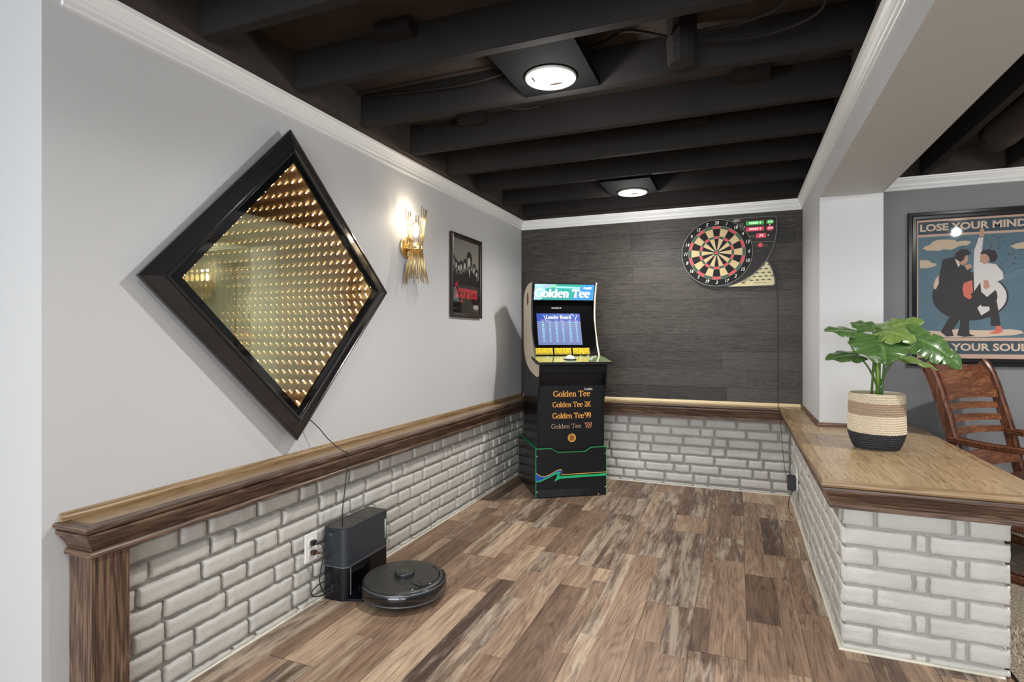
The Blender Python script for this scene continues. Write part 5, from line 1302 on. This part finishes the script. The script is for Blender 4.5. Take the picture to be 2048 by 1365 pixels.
# right dancer: plain silhouette in a white shirt
poly(mb, [(650,780),(725,690),(835,735),(860,860),(885,1022),(810,1025),(800,870),(740,870),(700,800)], c_sui)
poly(mb, [(675,560),(680,430),(715,330),(752,325),(740,430),(725,520),(800,530),(850,540),(900,600),(905,650),(850,680),(860,725),(780,795),(735,755),(728,680),(680,750)], c_wht)
poly(mb, [(718,290),(730,258),(756,260),(758,318),(722,322)], c_skin)
poly(mb, [(762+36*math.cos(2*PI*i/20), 490+46*math.sin(2*PI*i/20)) for i in range(20)], c_skin)
poly(mb, [(725,460),(740,432),(790,420),(845,432),(862,480),(845,515),(805,522),(795,480),(770,455)], c_hair)
poly(mb, [(752,665),(785,660),(805,715),(770,738),(752,720)], c_skin)
poly(mb, [(850,1022),(885,1020),(900,1070),(860,1085),(790,1082),(840,1060)], c_cor)
rnd = random.Random(2)
for i in range(90):
    X, Z = rnd.gauss(960, 90), rnd.gauss(510, 70)
    if i < 25: X, Z = rnd.uniform(560, 900), rnd.uniform(300, 400)
    if X < 860 and Z > 405: continue
    a = rnd.uniform(0, PI); l = rnd.uniform(5, 12); dx, dz = l*math.cos(a), l*math.sin(a)
    poly(mb, [(X-dx, Z-dz-2), (X+dx, Z+dz-2), (X+dx, Z+dz+2), (X-dx, Z-dz+2)], c_sui) if X < 1160 else None
mb.build('print', t)
mb = MB(); TXp = lambda y, z: frame((0.0064, y, z), (0, 1, 0), (0, 0, 1))
put_text(mb, 'LOSE YOUR MIND', TXp(0.0, (zb0+zb1)/2+0.0), 0.056, c_cre, bold=0.0019, sx=1.10)
mb.build('banner_lettering', t); mb = MB()
put_text(mb, 'FIND YOUR SOUL', TXp(0.0, (zc0+zc1)/2+0.0), 0.056, c_cre, bold=0.0019, sx=1.12)
mb.build('banner_lettering', t)
mb = MB()
gx = 0.0235; N = 30; vs = []
for j in range(N+1):
    for i in range(N+1):
        y_, z_ = -hw-0.0004+(2*hw+0.0008)*i/N, -hh-0.0004+(2*hh+0.0008)*j/N
        vs.append((0.0165+0.0010*math.sin(y_*9+z_*7)*math.cos(z_*6-1)+0.0004*math.sin(z_*21+y_*13), y_, z_))
mb.add(vs, [(j*(N+1)+i, j*(N+1)+i+1, (j+1)*(N+1)+i+1, (j+1)*(N+1)+i) for j in range(N) for i in range(N)], clear_glass('wavy_acrylic', extra=0.0, rough=0.03), True); mb.build('acrylic_sheet', t)

# ================================================================== POTTED PLANT
t = thing('potted_plant', 'leafy green plant in a woven cream and black basket on the counter', 'plant', (0.560, 2.868, ZT+0.0006))
w_pale = plain('woven_pale', srgb(190, 176, 153), 0.75, nscale=160, namt=0.35); w_brn = plain('woven_brown', srgb(150, 129, 106), 0.75, nscale=160, namt=0.35); w_crm = plain('woven_cream', srgb(198, 182, 157), 0.75, nscale=160, namt=0.3); w_blk = plain('woven_black', srgb(34, 36, 40), 0.6, nscale=160, namt=0.5)
HT = 0.236
def rad(z):
    u = z/HT
    return 0.077 + 0.029*min(1, (u/0.30))**0.6 if u < 0.3 else 0.106 - 0.004*(u-0.3)/0.7
def weave(z0, z1, mat, name):
    n = 324; rows = max(3, int((z1-z0)/0.0014)); vs = []
    for j in range(rows+1):
        z_ = z0+(z1-z0)*j/rows; row = int(z_/0.0098); v = (z_ % 0.0098)/0.0098
        for i in range(n):
            ph = i/n*54 + (0.5 if row % 2 else 0) + v*0.4
            b_ = math.sin(PI*v)**0.7 * (0.12+0.88*abs(math.sin(PI*ph))**0.8)
            r_ = rad(z_) + 0.0048*b_ + 0.0008*noise.noise(Vector((i*0.3, z_*150, 3)))
            a = 2*PI*i/n
            vs.append((r_*math.cos(a), r_*math.sin(a), z_+0.0018*math.sin(a+0.6)*(1 if 0.01 < z_ < HT-0.012 else 0)))
    mb = MB(); mb.add(vs, [(j*n+i, j*n+(i+1) % n, (j+1)*n+(i+1) % n, (j+1)*n+i) for j in range(rows) for i in range(n)], mat, True)
    return mb
bk = weave(0.003, HT, w_crm, 'b')
bk.mats = [w_blk, w_crm, w_brn, w_pale]
nf = 324; rows_ = len(bk.f)//nf
for fi in range(len(bk.f)):
    z_ = 0.003+(HT-0.003)*(fi//nf)/rows_ + 0.003*math.sin(2*PI*(fi % nf)/nf+2.2) + 0.0015*noise.noise(Vector(((fi % nf)*.4, 7, 1)))
    bk.mi[fi] = 0 if z_ < 0.074 else 1 if z_ < 0.150 else 2 if z_ < 0.203 else 3
bk.lathe([(0.102, HT), (0.104, HT+0.003), (0.101, HT+0.005), (0.098, HT), (0.096, HT-0.03)], (0, 0, 0), w_pale, 60)
bk.lathe([(0.0001, 0.0), (0.078, 0.0), (0.0805, 0.003)], (0, 0, 0), w_pale, 60)
bk.build('basket', t)
mb = MB(); vs = [(0, 0, HT-0.022)]
for j in range(1, 9):
    for i in range(32):
        r_ = 0.097*j/8; a = 2*PI*i/32; vs.append((r_*math.cos(a), r_*math.sin(a), HT-0.022+0.006*noise.noise(Vector((r_*70*math.cos(a), r_*70*math.sin(a), 0)))))
fs = [(0, 1+i, 1+(i+1) % 32) for i in range(32)] + [(1+j*32+i, 1+(j+1)*32+i, 1+(j+1)*32+(i+1) % 32, 1+j*32+(i+1) % 32) for j in range(7) for i in range(32)]
mb.add(vs, fs, plain('brown_moss', srgb(110, 84, 58), 0.9, nscale=90, namt=0.5, bump=1.0, bscale=200), True); mb.build('moss', t)
def leaf_mat(name, dk_, lt):
    m, nt, b = base(name)
    tc = nn(nt, 'ShaderNodeTexCoord')
    at = nn(nt, 'ShaderNodeAttribute', attribute_name='tone'); sp = nn(nt, 'ShaderNodeSeparateColor'); nt.links.new(at.outputs['Color'], sp.inputs[0])
    r = nn(nt, 'ShaderNodeValToRGB'); e = r.color_ramp.elements
    e[0].position = 0.0; e[0].color = dk_; e[1].position = 1.0; e[1].color = lt
    n = nn(nt, 'ShaderNodeTexNoise'); n.inputs['Scale'].default_value = 30; nt.links.new(tc.outputs['Object'], n.inputs['Vector'])
    a = nn(nt, 'ShaderNodeMath', operation='MULTIPLY_ADD'); a.inputs[1].default_value = 0.35; nt.links.new(n.outputs[0], a.inputs[0]); nt.links.new(sp.outputs[0], a.inputs[2])
    nt.links.new(a.outputs[0], r.inputs[0]); nt.links.new(r.outputs[0], b.inputs['Base Color'])
    b.inputs['Roughness'].default_value = 0.22; b.inputs['Subsurface Weight'].default_value = 0.0
    return m
LM = leaf_mat('leaf_dark_green', srgb(26, 56, 26), srgb(96, 126, 66)); LM2 = leaf_mat('leaf_light_green', srgb(62, 94, 40), srgb(134, 154, 84))
M_STEM = plain('stem_green', srgb(70, 106, 46), 0.4, nscale=20, namt=0.2)
def leaf(basep, tipp, nvec, width, mat, droop=0.25, cup=0.22, seed=0, splits=5):
    B = Vector(basep); T_ = Vector(tipp); L = (T_-B).length; ax = (T_-B).normalized(); N = Vector(nvec); N = (N-ax*N.dot(ax)).normalized(); S_ = ax.cross(N)
    rnd = random.Random(seed); NU, NV = 84, 12; vs = []; tones = []
    cuts = [[(0.24+0.62*(k+0.5)/max(1, splits-2)+rnd.uniform(-.03, .03), rnd.uniform(.28, .60) if splits > 2 else 0.12) for k in range(max(1, splits-2))] for _ in range(2)]
    def hw_(u, side):
        w_ = width/2*(math.sin(PI*min(1, (u+0.10)/1.12)**0.62))**0.75 if u < 0.999 else 0.0
        w_ *= (1.0 if u > 0.0 else 0.75)
        for c, dpt_ in cuts[side]:
            d = abs(u-c)/0.013
            if d < 1: w_ *= 1-dpt_*(1-d)**0.7
        return w_
    for i in range(NU+1):
        u = i/NU
        for j in range(-NV, NV+1):
            v = j/NV; side = 0 if v < 0 else 1; w_ = hw_(u, side)*abs(v)
            back = -0.14*L*abs(v)**1.6*(1-u)**2.5*1.2
            sweep_ = 0.16*L*(abs(v)**1.5)*u*(1-u)*2
            ripple = 0.004*math.sin(u*17+side*2)*abs(v)**1.5*(width/0.12)
            h = -droop*L*(u-0.25)**2*1.3 - cup*w_*abs(v) + 0.0 + ripple + (0.006*(1-abs(v))**2*-1)
            p = B + ax*(u*L+back+sweep_*0.6) + S_*(w_*(1 if v > 0 else -1)) + N*h
            vs.append(p[:])
    W_ = 2*NV+1; fs = []
    for i in range(NU):
        for j in range(W_-1): fs.append((i*W_+j, (i+1)*W_+j, (i+1)*W_+j+1, i*W_+j+1))
    def tone_(k):
        i, j = k//W_, k % W_; v = abs((j-NV)/NV); u = i/NU
        main = max(0.0, 1-v/0.10)
        rib = max(0.0, 1-abs(((u-v*0.17)*7) % 1-0.5)/0.16)*0.55*(1-v*0.6)
        return (0.10+0.60*max(main, rib)+0.22*v, 0, 0, 1)
    tn_ = [tone_(k) for k in range(len(vs))]
    bm = bmesh.new(); bv = [bm.verts.new(v) for v in vs]; lay_ = bm.loops.layers.float_color.new('tone')
    for f in fs:
        try: fc = bm.faces.new([bv[k] for k in f])
        except ValueError: continue
        fc.smooth = True
        for lp, k in zip(fc.loops, f): lp[lay_] = tn_[k]
    me = bpy.data.meshes.new('leaf'); bm.to_mesh(me); bm.free(); me.materials.append(mat)
    o = bpy.data.objects.new('leaf', me); COL.objects.link(o); o.parent = t
    md = o.modifiers.new('thick', 'SOLIDIFY'); md.thickness = 0.0012
    return o
ox, oy, oz = 0.560, 2.868, ZT
def loc_(p): return (p[0]-ox, p[1]-oy, p[2]-oz)
LV = [ # base, tip, normal, width, mat, droop, cup, splits
 ((0.500, 2.83, 1.112), (0.352, 2.76, 1.136), (0.05, -0.45, 1), 0.115, LM, 0.15, 0.25, 5),
 ((0.570, 2.92, 1.118), (0.735, 2.90, 1.178), (-0.1, -0.55, 1), 0.135, LM2, 0.15, 0.2, 5),
 ((0.545, 2.86, 1.135), (0.470, 2.90, 1.165), (0.1, -0.5, 1), 0.10, LM, 0.2, 0.2, 3),
 ((0.560, 2.80, 1.118), (0.665, 2.72, 1.098), (0.0, -0.6, 1), 0.13, LM2, 0.3, 0.25, 4),
 ((0.548, 2.76, 1.098), (0.560, 2.665, 0.998), (0.05, -0.75, 0.8), 0.20, LM, 0.25, 0.15, 2),
 ((0.478, 2.80, 1.018), (0.352, 2.74, 1.012), (0.0, -0.5, 1), 0.095, LM, 0.2, 0.25, 4),
 ((0.672, 2.80, 1.098), (0.852, 2.76, 0.990), (-0.1, -0.7, 1), 0.155, LM, 0.25, 0.15, 6),
 ((0.655, 2.93, 1.010), (0.815, 2.96, 0.968), (0.0, -0.4, 1), 0.085, LM2, 0.2, 0.2, 4),
 ((0.600, 2.86, 1.105), (0.690, 2.95, 1.120), (0.0, -0.5, 1), 0.10, LM, 0.25, 0.2, 3),
]
for i, (b_, tp, nv, w_, m_, dr, cp, sp_) in enumerate(LV):
    leaf(loc_(b_), loc_(tp), nv, w_*1.18, m_, dr, cp, i+1, sp_)
    B = Vector(loc_(b_)); a = i*2.4; s0 = Vector((0.022*math.cos(a), 0.016*math.sin(a), HT-0.025))
    mid = s0.lerp(B, 0.5); mid.z += 0.02; mid = Vector((s0.x*0.55+B.x*0.45, s0.y*0.55+B.y*0.45, mid.z))
    mb = MB(); mb.tube(spl([s0[:], mid[:], (B-Vector((0, 0, 0.006)))[:], (B+(Vector(loc_(tp))-B)*0.12)[:]], 7), [0.0046]*8+[0.0036]*7+[0.0026]*7, M_STEM, 8); mb.build('stem', t)
mb = MB(); mb.tube([(0.0, -0.012, HT-0.025), (0.002, -0.016, 0.33), (-0.002, -0.020, 0.42)], [0.007, 0.008, 0.0015], plain('shoot_green', srgb(120, 150, 60), 0.35), 8); lab(mb.build('new_shoot', t), 'furled pale green shoot')

# ================================================================== ROCKING CHAIR
t = thing('rocking_chair', 'brown wooden rocking chair with curved slat back behind the counter', 'chair', (1.31, 3.30, 0.012), math.radians(228.4))
HWc = 0.2675
def bar_(mb, pts, w, d, mat, wdir=(1, 0, 0)):
    """rectangular bar along pts; w across wdir, d across the other way"""
    pts = [Vector(p) for p in pts]; n = len(pts); vs = []
    for i, p in enumerate(pts):
        tt = (pts[min(i+1, n-1)]-pts[max(i-1, 0)]).normalized(); wd = Vector(wdir); wd = (wd-tt*wd.dot(tt)).normalized(); dd = tt.cross(wd)
        ww = w[i] if isinstance(w, list) else w; de = d[i] if isinstance(d, list) else d; c = min(ww, de)*0.18
        for sx, sy in ((-1, -1), (1, -1), (1, 1), (-1, 1)):
            for k in (0, 1):
                f = (k == 0) == (sx*sy > 0)
                vs.append((p + wd*sx*(ww/2-(c if f else 0)) + dd*sy*(de/2-(0 if f else c)))[:])
    fs = []
    for i in range(n-1):
        for k in range(8): fs.append((i*8+k, i*8+(k+1) % 8, (i+1)*8+(k+1) % 8, (i+1)*8+k))
    fs += [list(range(7, -1, -1)), list(range((n-1)*8, n*8))]
    mb.add(vs, fs, mat)
for s_ in (-1, 1):
    x_ = s_*HWc
    mb = MB(); bar_(mb, spl([(x_, -0.155, 0.075), (x_, -0.185, 0.30), (x_, -0.215, 0.45), (x_, -0.240, 0.57), (x_, -0.268, 0.68), (x_, -0.300, 0.79), (x_, -0.328, 0.878), (x_, -0.350, 0.922), (x_, -0.368, 0.944)], 4), 0.040, [0.045]*20+[0.05]*13, M_CHAIR); mb.build('back_post', t)
    mb = MB(); bar_(mb, [(x_, 0.235, 0.060), (x_, 0.235, 0.575)], 0.045, 0.045, M_CHAIR); mb.build('front_post', t)
    mb = MB(); bar_(mb, spl([(x_, -0.255, 0.592), (x_, -0.10, 0.580), (x_, 0.10, 0.584), (x_, 0.24, 0.594), (x_, 0.29, 0.588)], 5), [0.055]*10+[0.075]*11, 0.026, M_CHAIR); mb.build('arm_rest', t)
    mb = MB(); bar_(mb, spl([(x_, -0.52, 0.118), (x_, -0.36, 0.062), (x_, -0.16, 0.030), (x_, 0.04, 0.020), (x_, 0.22, 0.032), (x_, 0.38, 0.070), (x_, 0.44, 0.095)], 5), 0.040, 0.036, M_CHAIR); mb.build('rocker', t)
    mb = MB(); bar_(mb, [(x_, -0.17, 0.24), (x_, 0.22, 0.24)], 0.022, 0.03, M_CHAIR); mb.build('side_stretcher', t)
def bow(y0, z0, h, name, depth=0.045, th=0.018, mat=M_CHAIRX, lean=0.3):
    n = 14; vs = []
    for i in range(n+1):
        u = -1+2*i/n; x_ = u*(HWc-0.015); yb_ = y0-depth*(1-u*u)
        for (dy, dz) in ((0, -h/2), (0, h/2), (-th, h/2), (-th, -h/2)):
            vs.append((x_, yb_+dy-lean*dz, z0+dz+0.006*(1-u*u)*(1 if dz > 0 else 0.6)))
    fs = [(i*4+k, i*4+(k+1) % 4, (i+1)*4+(k+1) % 4, (i+1)*4+k) for i in range(n) for k in range(4)] + [(3, 2, 1, 0), (n*4, n*4+1, n*4+2, n*4+3)]
    mb = MB(); mb.add(vs, fs, mat); return mb.build(name, t)
bow(-0.318, 0.845, 0.165, 'crest_rail', lean=0.45)
for z_ in (0.722, 0.662, 0.602): bow(-0.258-(z_-0.602)*0.26, z_, 0.030, 'back_slat')
bow(-0.205, 0.480, 0.075, 'lower_back_rail', depth=0.02)
mb = MB(); mb.box((-HWc+0.021, -0.17, 0.335), (HWc-0.021, -0.15, 0.39), M_CHAIRX); mb.box((-HWc+0.021, 0.225, 0.33), (HWc-0.021, 0.250, 0.39), M_CHAIRX)
for s_ in (-1, 1): mb.box((s_*HWc-0.01, -0.17, 0.335), (s_*HWc+0.01, 0.225, 0.39), M_CHAIRX)
mb.build('seat_frame', t)
mb = MB(); mb.box((-HWc+0.012, -0.16, 0.388), (HWc-0.012, 0.262, 0.418), plain('brown_leather_seat', srgb(70, 38, 26), 0.4), 0.012); mb.build('seat', t)
mb = MB(); bar_(mb, [(-HWc, 0.235, 0.17), (HWc, 0.235, 0.17)], 0.03, 0.022, M_CHAIR, (0, 0, 1)); mb.build('front_stretcher', t)

# ================================================================== THINGS UP IN THE JOISTS
mb = MB(); mb.lathe([(0.0001, 0.0), (0.040, 0.0), (0.048, 0.006), (0.048, 0.05), (0.050, 0.055), (0.050, 0.158)], (-0.178, 1.990, CEIL-0.016), M_JOIST, 12, smooth=False)
tag(mb.build('junction_box'), 'black painted round fixture hanging between joists near the large ceiling light', 'junction box')
def cable(pts, r, label, name='ceiling_cable'):
    mb = MB(); mb.tube(spl(pts, 6), r, M_JOIST, 6); tag(mb.build(name), label, 'cable', 'black cables between the joists')
cable([(-0.22, 1.95, 2.10), (-0.35, 1.92, 2.13), (-0.46, 2.00, 2.15), (-0.66, 2.06, 2.165), (-0.95, 2.03, 2.11), (-1.25, 2.04, 2.12), (-1.50, 2.06, 2.15)], 0.005, 'black cable running from the round fixture towards the mirror wall')
cable([(-0.13, 1.95, 2.10), (0.02, 1.93, 2.09), (0.12, 1.86, 2.08), (0.15, 1.80, 2.10), (0.13, 1.735, 2.16)], 0.0045, 'black cable curling beside the round fixture')
cable([(-0.13, 1.99, 2.09), (0.05, 2.00, 2.07), (0.20, 1.95, 2.07), (0.24, 1.85, 2.08), (0.20, 1.735, 2.165)], 0.0045, 'black cable looping by the grey beam')
cable([(-0.90, 2.14, 2.15), (-0.93, 2.20, 2.08), (-0.88, 2.27, 2.075), (-0.80, 2.31, 2.09)], 0.003, 'short cable end dangling below the joists near the sconce')
cable([(-1.5, 2.28, 2.16), (-1.1, 2.32, 2.14), (-0.6, 2.27, 2.16), (0.3, 2.32, 2.14)], 0.005, 'black cable between the fifth and fourth joists')
mb = MB(); mb.lathe([(0.0001, 0), (0.075, 0), (0.088, 0.03), (0.088, 0.09), (0.093, 0.095), (0.093, 0.12), (0.090, 0.125), (0.090, 1.0), (0.093, 1.005), (0.093, 1.03), (0.09, 1.035), (0.09, 4.4)], (0, 0, 0), M_CEIL, 28, 'Y')
for i in range(len(mb.v)): x_, y_, z_ = mb.v[i]; mb.v[i] = (x_*0.86, y_, z_*0.86)
o = mb.build('air_duct'); o.rotation_euler = (0, 0, PI); o.location = (1.205, 3.56, 2.096); tag(o, 'round black air duct between joists over the carpet room', 'duct')
